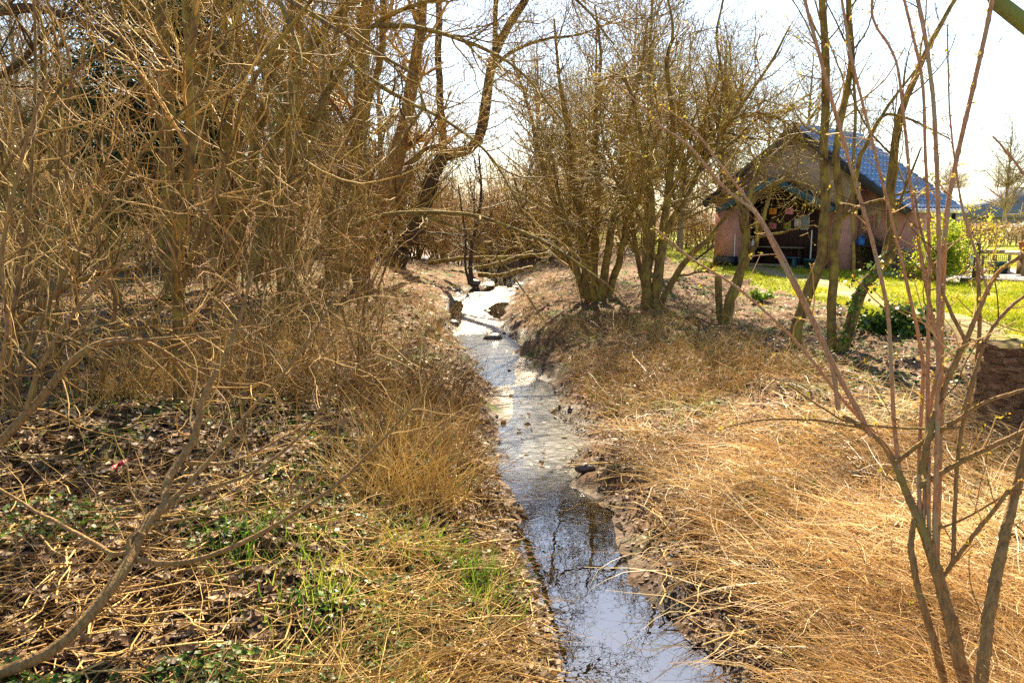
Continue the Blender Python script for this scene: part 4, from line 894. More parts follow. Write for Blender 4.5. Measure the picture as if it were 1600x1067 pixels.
# --- foreground branch sweeping up from the bottom left
LB = [([(-60, 1075, 3.0), (0, 1052, 3.05), (60, 1030, 3.1), (120, 985, 3.2), (165, 930, 3.3), (195, 885, 3.4), (212, 845, 3.5), (238, 805, 3.6), (262, 790, 3.65), (258, 750, 3.75), (300, 690, 3.9), (318, 620, 4.0), (350, 555, 4.1), (372, 505, 4.2), (395, 425, 4.3)], 24, 5),
      ([(207, 872, 3.45), (250, 880, 3.4), (310, 873, 3.4), (380, 846, 3.45), (440, 815, 3.5), (520, 762, 3.6), (570, 715, 3.7), (640, 640, 3.8), (700, 560, 3.9)], 10, 3),
      ([(200, 862, 3.45), (180, 865, 3.45), (150, 850, 3.5), (100, 822, 3.6), (50, 795, 3.7), (-30, 745, 3.8)], 8, 4),
      ([(206, 860, 3.45), (200, 845, 3.45), (213, 832, 3.5), (226, 836, 3.5)], 8, 7),
      ([(230, 812, 3.6), (290, 760, 3.7), (350, 690, 3.85), (420, 610, 4.0), (480, 535, 4.1), (540, 440, 4.2)], 9, 3),
      ([(262, 788, 3.65), (330, 762, 3.7), (400, 735, 3.8), (470, 680, 3.9), (530, 600, 4.0), (590, 545, 4.1)], 7, 3),
      ([(290, 722, 3.85), (360, 722, 3.9), (430, 690, 4.0), (500, 650, 4.1)], 6, 2),
      ([(225, 820, 3.55), (320, 806, 3.6), (420, 790, 3.7), (500, 760, 3.8)], 5, 2)]
knit('leaning_shrub', 'long bare branch sweeping up from the bottom left corner', 'shrub', LB, B_fore, T_gold,
     [SH(n=60, t0=.3, t1=1, L=.5, ang=55, up=.03, N=9, wob=.2, rk=.4, rmin=.0022, rmax=.004), SH(n=140, t0=.15, t1=1, L=.22, ang=55, up=.02, N=6, wob=.22, rk=.7, rmin=.0015, rmax=.0025)], 41, part='stem')
knit('leaning_shrub', 'arching bare branch bending over at the left edge', 'shrub',
     [([(-90, 760, 4.6), (0, 692, 4.7), (60, 625, 4.8), (115, 562, 4.9), (155, 537, 5.0), (205, 530, 5.1), (250, 545, 5.2), (285, 578, 5.3), (300, 620, 5.4), (312, 660, 5.5)], 17, 4),
      ([(150, 538, 5), (240, 530, 5), (330, 520, 5), (420, 505, 5.1)], 7, 2), ([(40, 640, 4.75), (70, 560, 4.8), (130, 470, 4.9), (200, 400, 5), (270, 330, 5.1)], 9, 3), ([(-60, 735, 4.6), (-20, 640, 4.6), (10, 520, 4.6), (4, 400, 4.6), (30, 260, 4.6), (75, 120, 4.6)], 9, 5),
      ([(250, 546, 5.2), (330, 590, 5.2), (400, 600, 5.1), (470, 570, 5), (540, 540, 5)], 5, 2)],
     B_fore, T_gold, [SH(n=50, t0=.15, t1=1, L=.8, ang=55, up=.02, N=9, wob=.2, rk=.4, rmin=.003, rmax=.006), SH(n=150, t0=.1, t1=1, L=.35, ang=55, N=6, wob=.2, rk=.7, rmin=.002, rmax=.004)], 42, part='stem')
knit('leaning_shrub', 'tall thin canes fanning up at the far left of the frame', 'shrub',
     [([(22, 650, 6), (16, 520, 6), (40, 380, 6), (50, 250, 6), (56, 100, 6), (50, -60, 6)], 8, 4), ([(20, 650, 6), (40, 560, 6), (100, 430, 6), (160, 330, 6), (230, 230, 6), (330, 130, 6)], 8, 3), ([(120, 640, 7), (118, 500, 7), (122, 380, 7), (100, 240, 7), (110, 100, 7), (60, -30, 7)], 9, 4),
      ([(160, 600, 7), (180, 480, 7), (165, 420, 7), (150, 300, 7), (200, 180, 7)], 9, 3), ([(-20, 540, 6.5), (60, 480, 6.5), (120, 440, 6.5), (170, 425, 6.5), (210, 420, 6.5)], 13, 4), ([(-20, 300, 6), (60, 190, 6), (110, 120, 6), (190, 60, 6)], 7, 3)],
     B_brown, T_gold, [SH(n=80, t0=.15, t1=1, L=1.0, ang=50, up=.03, N=8, wob=.18, rk=.45, rmin=.004, rmax=.007), SH(n=300, t0=.1, t1=1, L=.45, ang=50, N=6, wob=.2, rk=.7, rmin=.0025, rmax=.004)], 43, part='stem')

# --- prototypes of the thicket shrubs: fans of arching canes
def proto(seed, h, spread, ns, n1, n2, mat, tmat, rad0=.016, name='thicket_shrub', up=.02, leaf=None, n3=0):
    rng = np.random.default_rng(seed); o = thing(name, 'x', 'shrub')
    N = 12; a = rng.uniform(0, 2 * np.pi, ns); sl = rng.uniform(.1, 1, ns) * spread
    d = nrm(np.stack([np.cos(a) * sl, np.sin(a) * sl, np.ones(ns)], -1)); p = np.stack([np.cos(a), np.sin(a), a * 0], -1) * rng.uniform(.02, .22, (ns, 1))
    L = h * rng.uniform(.65, 1.25, ns); out = [p - np.array([0, 0, .12])]
    for q in range(N - 1):
        out.append(out[-1] + d * (L / (N - 1))[:, None]); d = nrm(d + rng.normal(0, .10, (ns, 3)) + np.array([0, 0, rng.uniform(-.07, .05)]))
    Pn = np.stack(out, 1); R = rad0 * rng.uniform(.6, 1.4, (ns, 1)) * np.linspace(1, .35, N)[None]
    g = Geo(); g.tubes(Pn, R, 6); g.build('trunk', mat, o, smooth=True)
    g = Geo(); c = shoots(rng, Pn, R, n1, .12, 1, h * .34, 48, up, .15, 8, .5, .004, .010, .5); g.tubes(*c, k=4, tint=rng.random(n1))
    c2 = shoots(rng, c[0], c[1], n2, .05, 1, h * .15, 50, 0, .18, 5, .65, .0028, .006, .6); g.tubes(*c2, k=3, tint=rng.random(n2))
    if n3: c3 = shoots(rng, c2[0], c2[1], n3, .05, 1, h * .07, 50, 0, .2, 4, .7, .0025, .005, .6); g.tubes(*c3, k=3, tint=rng.random(n3)); c2 = c3
    cr = g.build('crown', tmat, o)
    if leaf: n, s, m = leaf; leaves_at(rng, along(rng, c2[0], n), s).build('leaves', m, cr)
    return o
PROT = [proto(101, 3.4, .5, 9, 80, 380, B_brown, T_gold), proto(102, 3.0, .75, 11, 90, 420, B_olive, T_gold), proto(103, 3.8, .4, 8, 80, 380, B_olive, T_olive),
        proto(104, 2.6, .9, 12, 90, 420, B_brown, T_red), proto(105, 3.2, .7, 9, 90, 420, B_olive, T_red), proto(106, 4.2, .45, 9, 90, 460, B_brown, T_gold)]
rng = np.random.default_rng(200)
SPOTS = []
for d, xs, s0 in ((12, (40, 440), .75), (15, (-60, 180, 520), .9), (18, (70, 300, 420), 1.0), (21, (0, 120, 230, 330, 430, 560), 1.15), (24, (-60, 40, 140, 250, 350, 450, 540), 1.35)):
    for x in xs: SPOTS.append((x + rng.uniform(-30, 30), d * rng.uniform(.94, 1.06), s0 * rng.uniform(.85, 1.15)))
WP = [proto(121, 2.0, .55, 12, 60, 150, B_brown, T_gold, .0065, 'whip_shrub'), proto(122, 1.6, 1.1, 14, 70, 160, B_olive, T_gold, .0055, 'whip_shrub'), proto(123, 2.4, .4, 10, 60, 150, B_brown, T_red, .007, 'whip_shrub')]
wspots = [(30, 6.4), (150, 7.0), (330, 6.6), (455, 7.8), (530, 8.4), (-30, 7.2), (240, 8.4), (400, 7.4), (575, 9.0)]
WADJ = ['straw coloured', 'wide arching olive', 'rust brown upright']
for i, (x, d) in enumerate(wspots):
    k = i % 3; o = WP[k] if i < 3 else copy_thing(WP[k], (0, 0, 0), 0); xx = (x - 800) / FPX * d; s = rng.uniform(.75, 1.15)
    o.location = (xx, d, float(height(xx, d)) - .01); o.rotation_euler = (0, 0, rng.uniform(0, 6.28)); o.scale = (s, s, s)
    o['label'] = WADJ[k] + ' whippy shrub of thin bare canes on the near left bank'; o['group'] = 'thin caned shrubs on the near left bank'
SP = [proto(131, 5.0, .16, 3, 34, 150, B_olive, T_gold, .022, 'sapling', .05), proto(132, 4.2, .28, 4, 40, 160, B_mossy, T_olive, .018, 'sapling', .05), proto(133, 5.6, .12, 2, 30, 130, B_brown, T_gold, .028, 'sapling', .05)]
SADJ = ['slim olive', 'several stemmed mossy', 'tall brown']
for i, (x, d) in enumerate(((110, 9.0), (205, 11), (330, 9.6), (470, 10.5), (545, 13.5), (60, 12.5), (370, 16), (440, 14.5), (515, 16.5), (20, 9.8), (575, 18), (300, 18.5))):
    k = i % 3; o = SP[k] if i < 3 else copy_thing(SP[k], (0, 0, 0), 0); xx = (x - 800) / FPX * d; s = rng.uniform(.85, 1.2)
    o.location = (xx, d, float(height(xx, d)) - .02); o.rotation_euler = (0, 0, rng.uniform(0, 6.28)); o.scale = (s, s, s)
    o['label'] = SADJ[k] + ' upright bare sapling among the thicket left of the brook'; o['group'] = 'saplings of the left thicket'
ADJ = ['straw coloured', 'golden brown', 'olive', 'reddish', 'rust tinged', 'tall golden']
used = [0] * 6
where = ['beside the slender olive trunk', 'behind the slender olive trunk', 'beneath the straight lone trunk', 'behind the straight lone trunk', 'among the broad clump of trunks', 'behind the broad clump of trunks', 'below the slanting pair of trunks', 'behind the slanting pair of trunks', 'before the thick upright trunk', 'behind the thick upright trunk', 'at the left edge of the clearing', 'deep in the left thicket', 'at the back of the clearing']
for i, (x, d, s) in enumerate(SPOTS):
    k = i % 6 if i < 6 else int(rng.integers(6)); xx = (x - 800) / FPX * d; z = float(height(xx, d))
    o = PROT[k] if used[k] == 0 else copy_thing(PROT[k], (0, 0, 0), 0)
    used[k] += 1
    o.location = (xx, d, z); o.rotation_euler = (0, 0, rng.uniform(0, 6.28)); o.scale = (s, s, s)
    o['label'] = ADJ[k] + ' leafless thicket shrub in the tangle left of the brook'; o['group'] = 'leafless shrubs of the left thicket'
# shrubs along the far background
BP = [proto(111, 3.6, .6, 10, 150, 1100, B_brown, T_gold, .022, 'background_shrub', n3=1500), proto(112, 3.2, .8, 12, 150, 1100, B_brown, T_red, .02, 'background_shrub', n3=1500), proto(113, 4.2, .5, 10, 150, 1100, B_olive, T_olive, .022, 'background_shrub', n3=1500)]
usedb = [0] * 3
BADJ = ['golden brown', 'reddish brown', 'olive brown']
for i in range(74):
    x = rng.uniform(-250, 1110); d = rng.uniform(29, 46); 
    if 560 < x < 880 and d < 31: d += 5
    s = rng.uniform(.8, 1.5) * (1.25 if x < 640 else .85)
    if x > 800: s *= .8
    k = i % 3; o = BP[k] if usedb[k] == 0 else copy_thing(BP[k], (0, 0, 0), 0); usedb[k] += 1
    xx = (x - 800) / FPX * d; o.location = (xx, d, float(height(xx, d)) - .05); o.rotation_euler = (0, 0, rng.uniform(0, 6.28)); o.scale = (s * 1.2, s * 1.2, s)
    o['label'] = BADJ[k] + ' bare shrub in the dense far bank behind the brook'; o['group'] = 'bare shrubs of the far background'

for i, (x, d, s) in enumerate(((690, 30, .9), (722, 32, 1.0), (755, 33, .95), (790, 33.5, 1.0), (826, 33, .95), (856, 31, .8), (770, 36, 1.2), (840, 37, 1.15), (708, 36, 1.2))):
    o = copy_thing(BP[i % 3], (0, 0, 0), i * 1.1, s); xx = (x - 800) / FPX * d; o.location = (xx, d, float(height(xx, d)) - .05); o['label'] = BADJ[i % 3] + ' low brush closing the far end of the brook'; o['group'] = 'low brush at the far end of the brook'
# far grey trees, a row beyond the gardens and behind the shed
def tall(seed, h, r0, n1, n2, n3, mat, tmat, name, ang=50, up=.06, narrow=1.0, t0=.2):
    rng = np.random.default_rng(seed); o = thing(name, 'x', 'tree'); N = 14
    z = np.linspace(-.3, h, N); Pn = np.stack([np.cumsum(rng.normal(0, .02 * h / N, N)), np.cumsum(rng.normal(0, .02 * h / N, N)), z], -1)[None]; R = (r0 * np.linspace(1, .12, N))[None]
    g = Geo(); g.tubes(Pn, R, 8); g.build('trunk', mat, o, smooth=True); g = Geo()
    c = shoots(rng, Pn, R, n1, t0, .98, h * .36 * narrow, ang, up, .09, 8, .5, .010, r0 * .5 / max(narrow, 1) ** 3, .3, shrink=.65); g.tubes(*c, k=4, tint=rng.random(n1))
    c2 = shoots(rng, *c, n2, .1, 1, h * .14, 45, .03, .14, 6, .5, .008, .03, .5); g.tubes(*c2, k=3, tint=rng.random(n2))
    c3 = shoots(rng, *c2, n3, .1, 1, h * .06, 45, 0, .16, 4, .6, .006, .015, .6); g.tubes(*c3, k=3, tint=rng.random(n3)); g.build('crown', tmat, o); return o
B_haze = bark('bark_far_haze', (.30, .25, .22), (.18, .15, .13), None)  # far bark greyed in its colour to stand for haze
ta = tall(301, 8.5, .16, 60, 500, 2200, B_haze, T_haze, 'far_tree'); tb = tall(302, 7, .14, 60, 500, 2200, B_haze, T_haze, 'far_tree', 55)
def put(o, px_, d, s, rz, label=None, group=None):
    x = (px_ - 800) / FPX * d; o.location = (x, d, float(height(x, d)) - .1); o.scale = (s, s, s); o.rotation_euler = (0, 0, rz)
    if label: o['label'] = label
    if group: o['group'] = group
put(ta, 1562, 50, .86, 0, 'tall grey leafless tree standing above the distant house', 'grey trees beyond the gardens')
first = True
for i in range(30):
    d = rng.uniform(70, 110); x = rng.uniform(1080, 1900); o = tb if first else copy_thing([ta, tb][i % 2], (0, 0, 0), 0); first = False
    put(o, x, d, rng.uniform(.65, 1.0) * d / 85 * (1 if x > 1480 else .9), rng.uniform(0, 6.28), 'pale grey leafless tree in the haze-tinted row beyond the gardens', 'grey trees beyond the gardens')
for i in range(16):
    d = rng.uniform(34, 55); x = rng.uniform(-150, 640); o = copy_thing([ta, tb][i % 2], (0, 0, 0), 0)
    put(o, x, d, rng.uniform(1.0, 1.5), rng.uniform(0, 6.28), 'tall leafless tree rising behind the left thicket', 'trees behind the left thicket')
for i, (x, d, s_) in enumerate(((842, 42, 1.25), (905, 36, 1.1), (980, 40, 1.35), (1060, 34, 1.1), (1130, 44, 1.3), (1190, 36, 1.0), (1250, 48, 1.3), (1330, 52, 1.2), (1010, 52, 1.6), (880, 55, 1.5))):
    put(copy_thing([ta, tb][i % 2], (0, 0, 0), 0), x, d, s_, i * 1.3, 'thin grey leafless tree behind the bush trees and the shed', 'grey trees behind the bush trees')
pw = tall(303, 7.5, .12, 60, 420, 1200, B_brown, T_haze, 'pollard_tree', 40, .10, 1.35, .2); put(pw, 1010, 24, 1.2, 0, 'upright tree with a brush of vertical shoots behind the bush trees')
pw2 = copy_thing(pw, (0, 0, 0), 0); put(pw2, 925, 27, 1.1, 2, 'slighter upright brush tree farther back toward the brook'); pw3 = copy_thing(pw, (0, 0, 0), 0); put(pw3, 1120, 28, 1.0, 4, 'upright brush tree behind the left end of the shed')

# evergreen behind the left thicket
rng = np.random.default_rng(400)
eg = thing('conifer', 'tall dark evergreen behind the left thicket', 'tree', (0, 0, 0)); q = P(285, 400, 25); q[2] = height(q[0], q[1]); eg.location = [float(v) for v in q]
g = Geo(); g.tubes(np.stack([q + np.array([0, 0, t * 14 - .2]) for t in np.linspace(0, 1, 8)])[None], np.linspace(.3, .03, 8)[None], 10); tr_ = g.build('trunk', B_dark, eg, smooth=True)
nb = 420; tz = rng.random(nb) ** .8; a = rng.uniform(0, 6.28, nb); hz = 1.2 + tz * 12.3; rl = 4.2 * (1 - tz) ** .7 * rng.uniform(.65, 1.1, nb) + .3
tt_ = np.linspace(0, 1, 6); Pn = np.stack([np.stack([np.cos(a) * rl * t, np.sin(a) * rl * t, hz - rl * .22 * t + rl * .28 * t * t], -1) for t in tt_], 1) + q
g = Geo(); g.tubes(Pn, np.linspace(.035, .008, 6)[None].repeat(nb, 0), 4, tint=np.zeros(nb)); g.build('branches', B_dark, eg)
pp = along(rng, Pn, 60000, .2, 1) + rng.normal(0, .18, (60000, 3)); leaves_at(rng, pp, .2, -.1, .35, tint=np.clip(.5 + .35 * rng.normal(size=60000), 0, 1)).build('crown', L_conifer, eg)
# leafy evergreen scrub at the left edge
def leafbush(name, label, cat, c, rx, ry, rz, n, size, m, tm, seed, nst=24, group=None, asp=.55, lump=.35):
    rng = np.random.default_rng(seed); c = np.asarray(c, float); o = thing(name, label, cat, c, group)
    d = nrm(rng.normal(size=(nst, 3)) * np.array([1, 1, .7]) + np.array([0, 0, .9])); d[:, 2] = np.abs(d[:, 2])
    t = np.linspace(0, 1, 7); L = rng.uniform(.7, 1.05, nst)
    Pn = c + (d[:, None] * t[None, :, None] * L[:, None, None] + .05 * np.cumsum(rng.normal(size=(nst, 7, 3)), 1) * .5) * np.array([rx, ry, rz]); Pn[:, 0] = c
    R = np.linspace(1, .3, 7)[None] * .012 * (rz ** .5) * np.ones((nst, 1)); g = Geo(); g.tubes(Pn, R, 5); c2 = shoots(rng, Pn, R, nst * 6, .2, 1, min(rx, rz) * .45, 45, .05, .15, 5, .6, .002, .008); g.tubes(*c2, k=3); g.build('stems', tm, o)
    allp = np.concatenate([along(rng, Pn, n // 3, .35, 1), along(rng, c2[0], n - n // 3, .1, 1)]); allp = allp + rng.normal(0, 1, allp.shape) * np.array([rx, ry, rz]) * .07
    allp[:, 2] = np.maximum(allp[:, 2], c[2] + .01)
    kp = vn(allp[:, 0] * 3 + allp[:, 2] * 2, allp[:, 1] * 3 + allp[:, 2] * 3, rx * 1.2, seed % 7) > lump; allp = allp[kp]
    leaves_at(rng, allp, size, .35, asp).build('leaves', m, o); return o
def gb(px_, py_): q = onground(px_, py_); return q
leafbush('evergreen_shrub', 'dark small leaved evergreen shrub at the left edge of the clearing', 'shrub', [P(40, 400, 24)[0], 23.5, .7], 3.2, 2, 3.6, 9000, .09, L_ivy, B_dark, 51, 40)
leafbush('evergreen_shrub', 'low dark evergreen shrub at the back of the clearing', 'shrub', [P(150, 400, 27)[0], 27, .7], 2.2, 1.5, 2.0, 6000, .09, L_ivy, B_dark, 52, 30)
q = gp(1462, 441); leafbush('bright_shrub', 'bright green rounded leafy shrub at the shed corner', 'shrub', q, 1.0, .9, 1.45, 7000, .075, L_bright, B_olive, 53, 30)
q = gp(1428, 438); leafbush('bright_shrub', 'low yellow green shoots at the foot of the bright shrub', 'shrub', q, .5, .4, .45, 700, .06, L_yellow, B_brown, 54, 16)
q = gp(1505, 432); leafbush('yellow_shrub', 'feathery yellow shrub rising behind the bright green one', 'shrub', q, 1.0, .8, 1.9, 2600, .10, L_yellow, B_olive, 55, 26, asp=.2)
q = gp(1545, 432); q[1] += 4; leafbush('garden_bush', 'rust brown twiggy bush behind the garden frame', 'shrub', q, .8, .7, 1.35, 900, .07, leafy('rust_leaf', [(0, (.28, .11, .04)), (1, (.42, .2, .08))], .3), T_red, 56, 60)
q = onground(1408, 522); leafbush('ivy_mound', 'low dark ivy mound on the mulch left of the stump', 'ivy', q, .62, .5, .36, 2600, .065, L_ivy, B_dark, 57, 30, asp=.8, lump=.15)
q = onground(1188, 472); leafbush('primrose_clump', 'pale green primrose clump on the brown mulch', 'plant', q, .27, .22, .2, 900, .06, L_prim, B_olive, 58, 16, asp=.5, lump=.05)
q = onground(1352, 415); leafbush('dead_climber', 'dark dead climber clinging to the shed wall', 'climber', hw(1.95, .35, 0), .5, .25, 1.45, 700, .06, L_ivy, B_dark, 59, 26)
# beech hedge
rng = np.random.default_rng(60); hg = thing('beech_hedge', 'long clipped beech hedge with tan leaves behind the gardens', 'hedge', (14, 38, .8))
n = 30000; pp = np.stack([rng.uniform(8, 46, n), 38 + rng.normal(0, .35, n), .8 + 1.0 * rng.random(n) ** .8], -1); pp[:, 2] += .12 * vn(pp[:, 0], pp[:, 1], .6, 2)
leaves_at(rng, pp, .11, .2, .6).build('leaves', leafy('beech_leaf', [(0, (.26, .15, .10)), (1, (.50, .36, .27))], .3), hg)
st_ = np.stack([rng.uniform(8, 46, 900), 38 + rng.normal(0, .2, 900), np.full(900, .7)], -1); e_ = st_ + np.stack([rng.normal(0, .12, 900), rng.normal(0, .1, 900), rng.uniform(.9, 1.25, 900)], -1)
g = Geo(); g.tubes(np.stack([st_, (st_ + e_) / 2 + rng.normal(0, .03, st_.shape), e_], 1), np.full((900, 3), .012), 4, tint=rng.random(900)); g.build('stems', T_haze, hg)

# ------------------------------------------------------------------ what covers the ground
def scatter(rng, n, y0, y1, x0=-.95, x1=.95, pw=1.0):        # thinner with distance, wider than the view
    u = rng.random(n); y = 1 / ((1 - u) / y0 ** pw + u / y1 ** pw) ** (1 / pw)
    x = rng.uniform(x0, x1, n) * (y + 1.2); return x, y
def offs(x, y): l, r = edges(y); return l - x, x - r
def flat(rng, x, y, size, m, name, lift=.012, asp=.7, curl=.25, tint=None, tilt=.35):
    n = len(x); z = np.maximum(height(x, y), .004) + lift * rng.random(n)
    a = rng.uniform(0, 6.28, n); d = nrm(np.stack([np.cos(a), np.sin(a), rng.normal(0, tilt, n)], -1)); s = nrm(np.cross(np.stack([rng.normal(0, tilt, n), rng.normal(0, tilt, n), np.ones(n)], -1), d)); nn_ = np.cross(d, s)
    L = (size * rng.uniform(.5, 1.4, n))[:, None]; p = np.stack([x, y, z], -1); w_ = L * asp / 2; cu = L * curl * rng.uniform(-.3, 1, (n, 1))
    V = np.stack([p - d * L * .5 + nn_ * cu, p - d * L * .08 + s * w_ + nn_ * cu * .7, p + d * L * .5 + nn_ * cu, p - d * L * .08 - s * w_ + nn_ * cu * .7, p], 1)
    b = np.arange(n) * 5; F = np.concatenate([np.stack([b, b + 1, b + 4], -1), np.stack([b + 1, b + 2, b + 4], -1), np.stack([b + 2, b + 3, b + 4], -1), np.stack([b + 3, b, b + 4], -1)])
    g = Geo(); g.add(V, F, tint=np.repeat(rng.random(n) if tint is None else tint, 5)); o = g.build(name, m); return tag(o, kind='stuff')
def blades(rng, x, y, L, lean, az, azs, w0, m, name, N=5, droop=.5, tint=None, lift=0.0, wob=.10, lvar=.45):
    n = len(x); a = az + rng.normal(0, azs, n); e = np.clip(rng.normal(lean, .22, n), .02, 1.5)     # e: angle above the ground
    d = np.stack([np.cos(a) * np.cos(e), np.sin(a) * np.cos(e), np.sin(e)], -1); p = np.stack([x, y, height(x, y) - .01 + lift * rng.random(n)], -1)
    Ls = L * (1 + lvar * rng.uniform(-1, 1, n)); out = [p]
    for q in range(N - 1):
        out.append(out[-1] + d * (Ls / (N - 1))[:, None]); d = nrm(d + rng.normal(0, wob, (n, 3)) - np.array([0, 0, droop / (N - 1)]))
    Pn = np.stack(out, 1); h = height(Pn[..., 0], Pn[..., 1]) + .006; Pn[..., 2] = np.maximum(Pn[..., 2], np.maximum(h, .012))
    side = nrm(np.cross(nrm(Pn[:, -1] - Pn[:, 0]), nrm(rng.normal(size=(n, 3)))))
    W = (w0 * rng.uniform(.6, 1.3, n))[:, None] * np.linspace(1, .25, N)[None]
    V, F = ribbons(Pn, W, side); g = Geo(); g.add(V, F, tint=np.repeat(np.clip(rng.normal(.5, .25, n) + 1.0 * (vn(x, y, .8, 71) - .5) + .5 * (vn(x, y, .22, 72) - .5), 0, 1) if tint is None else tint, N * 2))
    return g, name, m
def done(gg, name, m):
    o = gg.build(name, m); return tag(o, kind='stuff')

# dead leaves over both banks
rng = np.random.default_rng(500)
x, y = scatter(rng, 210000, 2.4, 40, pw=1.1); dl, dr = offs(x, y); dd = np.maximum(dl, dr)
k = ((dd > .08 + .25 * rng.random(len(x))) | ((dd > .0) & (rng.random(len(x)) < .3)) | ((dd < 0) & (y > 6) & (rng.random(len(x)) < .035))) & ~lawnmask(x, y) & (pathdist(x, y) > .5) & ((dl > 0) | (vn(x, y, .9, 31) > .35) | (y > 11)); x, y = x[k], y[k]
sz = .062 * (1 + .02 * y) * np.where(offs(x, y)[1] > 0, .62, 1.0)
flat(rng, x, y, sz, L_dead, 'leaf_litter', tint=np.clip(rng.random(len(x)) * np.where(offs(x, y)[1] > 0, .62, .85) + .35 * (vn(x, y, .7, 32) - .4), 0, 1))
# low green cover in patches
x, y = scatter(rng, 90000, 2.4, 30, pw=1.0); dl, dr = offs(x, y); dd = np.maximum(dl, dr)
pt = vn(x, y, .8, 41) * .6 + vn(x, y, .25, 42) * .4 + np.where(y > 11, .06, 0) - np.where((dr > 0) & (dr < 1.6) & (y < 9), .10, 0) + np.where(dr > 1.5, .04 + .15 * sstep(5.5, 8, y), 0)
r_ = np.random.default_rng(7); k = (dd > .35) & (pt > .535 - .05 * r_.random(len(x))) & ~lawnmask(x, y); x, y, pt = x[k], y[k], pt[k]
flat(rng, x, y, .030 * (1 + .03 * y), L_green, 'green_ground_cover', lift=.07, asp=.85, tint=np.clip(rng.random(len(x)) * .8 + .12, 0, 1), tilt=.5)
# straw mat on the right bank
def straw_batch(n, y0, y1, sel, L, lean, az, azs, w0, lift, droop, seed, name, tint=None, wob=.10, m=L_straw, N=6):
    rng = np.random.default_rng(seed); x, y = scatter(rng, n, y0, y1, pw=.8); dl, dr = offs(x, y); k = sel(x, y, dl, dr, rng); x, y = x[k], y[k]
    sw = (vn(x, y, 1.1, seed % 9) - .5) * 3.2
    return blades(rng, x, y, L, lean, az + sw, azs, w0, m, name, N, droop, tint, lift, wob)
G1 = Geo(); G1 = straw_batch(135000, 2.4, 11, lambda x, y, dl, dr, r: (dr > .42) & (dr < 4.6) & ~lawnmask(x, y) & (.55 * vn(x, y, .5, 51) + .55 * vn(x, y, 1.5, 57) + .35 * r.random(len(x)) > .58 + .5 * sstep(2.2, 4.6, dr) + .75 * sstep(6.6, 10.5, y)), (.44), .16, 2.9, 1.6, .0025, .12, .10, 501, '', wob=.15)[0]
done(G1, 'straw', L_straw)
g = straw_batch(6000, 2.4, 13, lambda x, y, dl, dr, r: (dr > .12) & (dr < 1.5), .55, .30, 3.14, 1.0, .0033, .10, .5, 502, '', wob=.14)[0]; done(g, 'overhanging_straw', L_straw)
# straw and dry stems on the left bank
g = straw_batch(45000, 2.4, 14, lambda x, y, dl, dr, r: (dl > .12 + .2 * (y < 4.6)) & (dl < 1.5) & (vn(x, y, .8, 53) + .3 * r.random(len(x)) > .50 + .3 * sstep(.6, 1.5, dl)), .42, .12, -.4, 1.5, .0028, .06, .1, 503, '', wob=.16)[0]; done(g, 'matted_dry_grass', L_stalk)
g = straw_batch(56000, 5, 30, lambda x, y, dl, dr, r: (dl > .25) & (dl < 3.6) & (vn(x, y, 1.0, 54) + .3 * r.random(len(x)) > .50 + .5 * (1 - sstep(5.4, 9.2, y + 1.4 * (dl < 1.3)))), .55, 1.0, 0, 3.0, .0042, .05, .5, 504, '', wob=.16)[0]; done(g, 'dry_stalks', L_stalk)
g = straw_batch(60000, 8, 26, lambda x, y, dl, dr, r: (dr > .3) & (dr < 3.0) & (vn(x, y, 1.0, 55) + .3 * r.random(len(x)) > .62 - .25 * sstep(12, 9, y) + .3 * sstep(1.6, 3, dr)), .42, .7, 0, 3.0, .0036, .05, .5, 505, '', wob=.3)[0]; done(g, 'dry_undergrowth', L_stalk)
g = straw_batch(6000, 2.4, 12, lambda x, y, dl, dr, r: (dl > .5) & (vn(x, y, 1.2, 56) > .4), .6, .7, 0, 3.0, .0020, .03, .4, 506, '', wob=.14)[0]; done(g, 'thin_dry_stems', L_stalk)
g = straw_batch(16000, 2.4, 22, lambda x, y, dl, dr, r: (dl > .04) & (dl < .38), .26, .35, 0, 1.3, .0028, .03, .9, 508, '', wob=.2)[0]; done(g, 'waterside_grass', L_stalk)
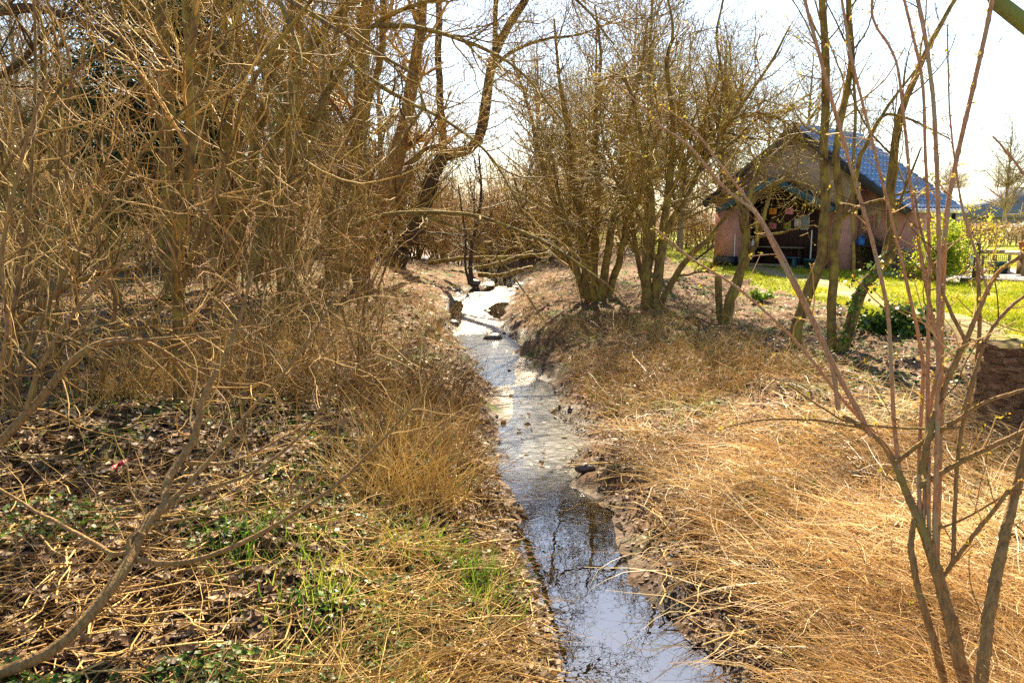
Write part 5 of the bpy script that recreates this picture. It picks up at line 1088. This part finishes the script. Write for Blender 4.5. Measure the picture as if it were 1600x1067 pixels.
# fallen twigs
rng = np.random.default_rng(520); x, y = scatter(rng, 5200, 2.4, 30, pw=.9); dl, dr = offs(x, y); k = (np.maximum(dl, dr) > .1) & ~lawnmask(x, y); x, y = x[k], y[k]; n = len(x)
a = rng.uniform(0, 6.28, n); L = rng.uniform(.15, .6, n); t = np.linspace(-.5, .5, 5)
Pn = np.stack([x[:, None] + np.cos(a)[:, None] * L[:, None] * t, y[:, None] + np.sin(a)[:, None] * L[:, None] * t, np.zeros((n, 5))], -1); Pn[..., :2] += rng.normal(0, .012, (n, 5, 2)); Pn[..., 2] = height(Pn[..., 0], Pn[..., 1]).max(1, keepdims=True) * .6 + .4 * height(Pn[..., 0], Pn[..., 1]) + .02
g = Geo(); g.tubes(Pn, np.linspace(1, .5, 5)[None] * rng.uniform(.0025, .007, (n, 1)), 4, tint=rng.random(n)); done(g, 'fallen_twigs', T_gold)
# green grass: tufts by the left waterside, scattered blades, the lawn
rng = np.random.default_rng(530)
cx = onground(np.array([738, 765, 705, 745, 640, 495, 410, 690, 720, 660, 560, 770, 745, 1085, 1180, 800]), np.array([890, 905, 870, 925, 835, 945, 850, 765, 745, 880, 1040, 920, 950, 655, 770, 965]))
cn = np.array([70, 70, 50, 50, 40, 100, 90, 30, 30, 25, 40, 40, 40, 60, 40, 30]); cr_ = np.array([.10, .10, .10, .09, .08, .13, .15, .10, .10, .1, .15, .08, .08, .2, .15, .06])
x = np.concatenate([rng.normal(c[0], r_, n_) for c, r_, n_ in zip(cx, cr_, cn)]); y = np.concatenate([rng.normal(c[1], r_ * 1.5, n_) for c, r_, n_ in zip(cx, cr_, cn)])
dl, dr = offs(x, y); k = np.maximum(dl, dr) > .02; x, y = x[k], y[k]
done(blades(rng, x, y, .16, 1.2, 0, 3, .0036, L_grass, '', 5, .35)[0], 'grass', L_grass)
x, y = scatter(rng, 26000, 2.4, 24, pw=.9); dl, dr = offs(x, y); k = (np.maximum(dl, dr) > .2) & (vn(x, y, .5, 61) > .68) & ~lawnmask(x, y); done(blades(rng, x[k], y[k], .12, 1.1, 0, 3, .003, L_grass, '', 4, .4)[0], 'sparse_grass', L_grass)
x, y = scatter(rng, 330000, 8.5, 36, .12, .98, pw=.5); k = lawnmask(x, y) & (pathdist(x, y) > .28 + .2 * rng.random(len(x))) & ~inpoly(x, y, GRAVEL)
hu, hv = (x - HO[0]) * HA[0] + (y - HO[1]) * HA[1], (x - HO[0]) * HN[0] + (y - HO[1]) * HN[1]; k &= ~((hu > -2.7) & (hu < 3.2) & (hv > -.05) & (hv < 4.2)); k &= vn(x, y, .6, 62) > .16; x, y = x[k], y[k]
done(blades(rng, x, y, .075, 1.0, 0, 3, .008, L_lawn, '', 3, .4, tint=np.clip(.2 + .7 * vn(x, y, .9, 63) + rng.normal(0, .15, len(x)), 0, 1))[0], 'lawn_grass', L_lawn)
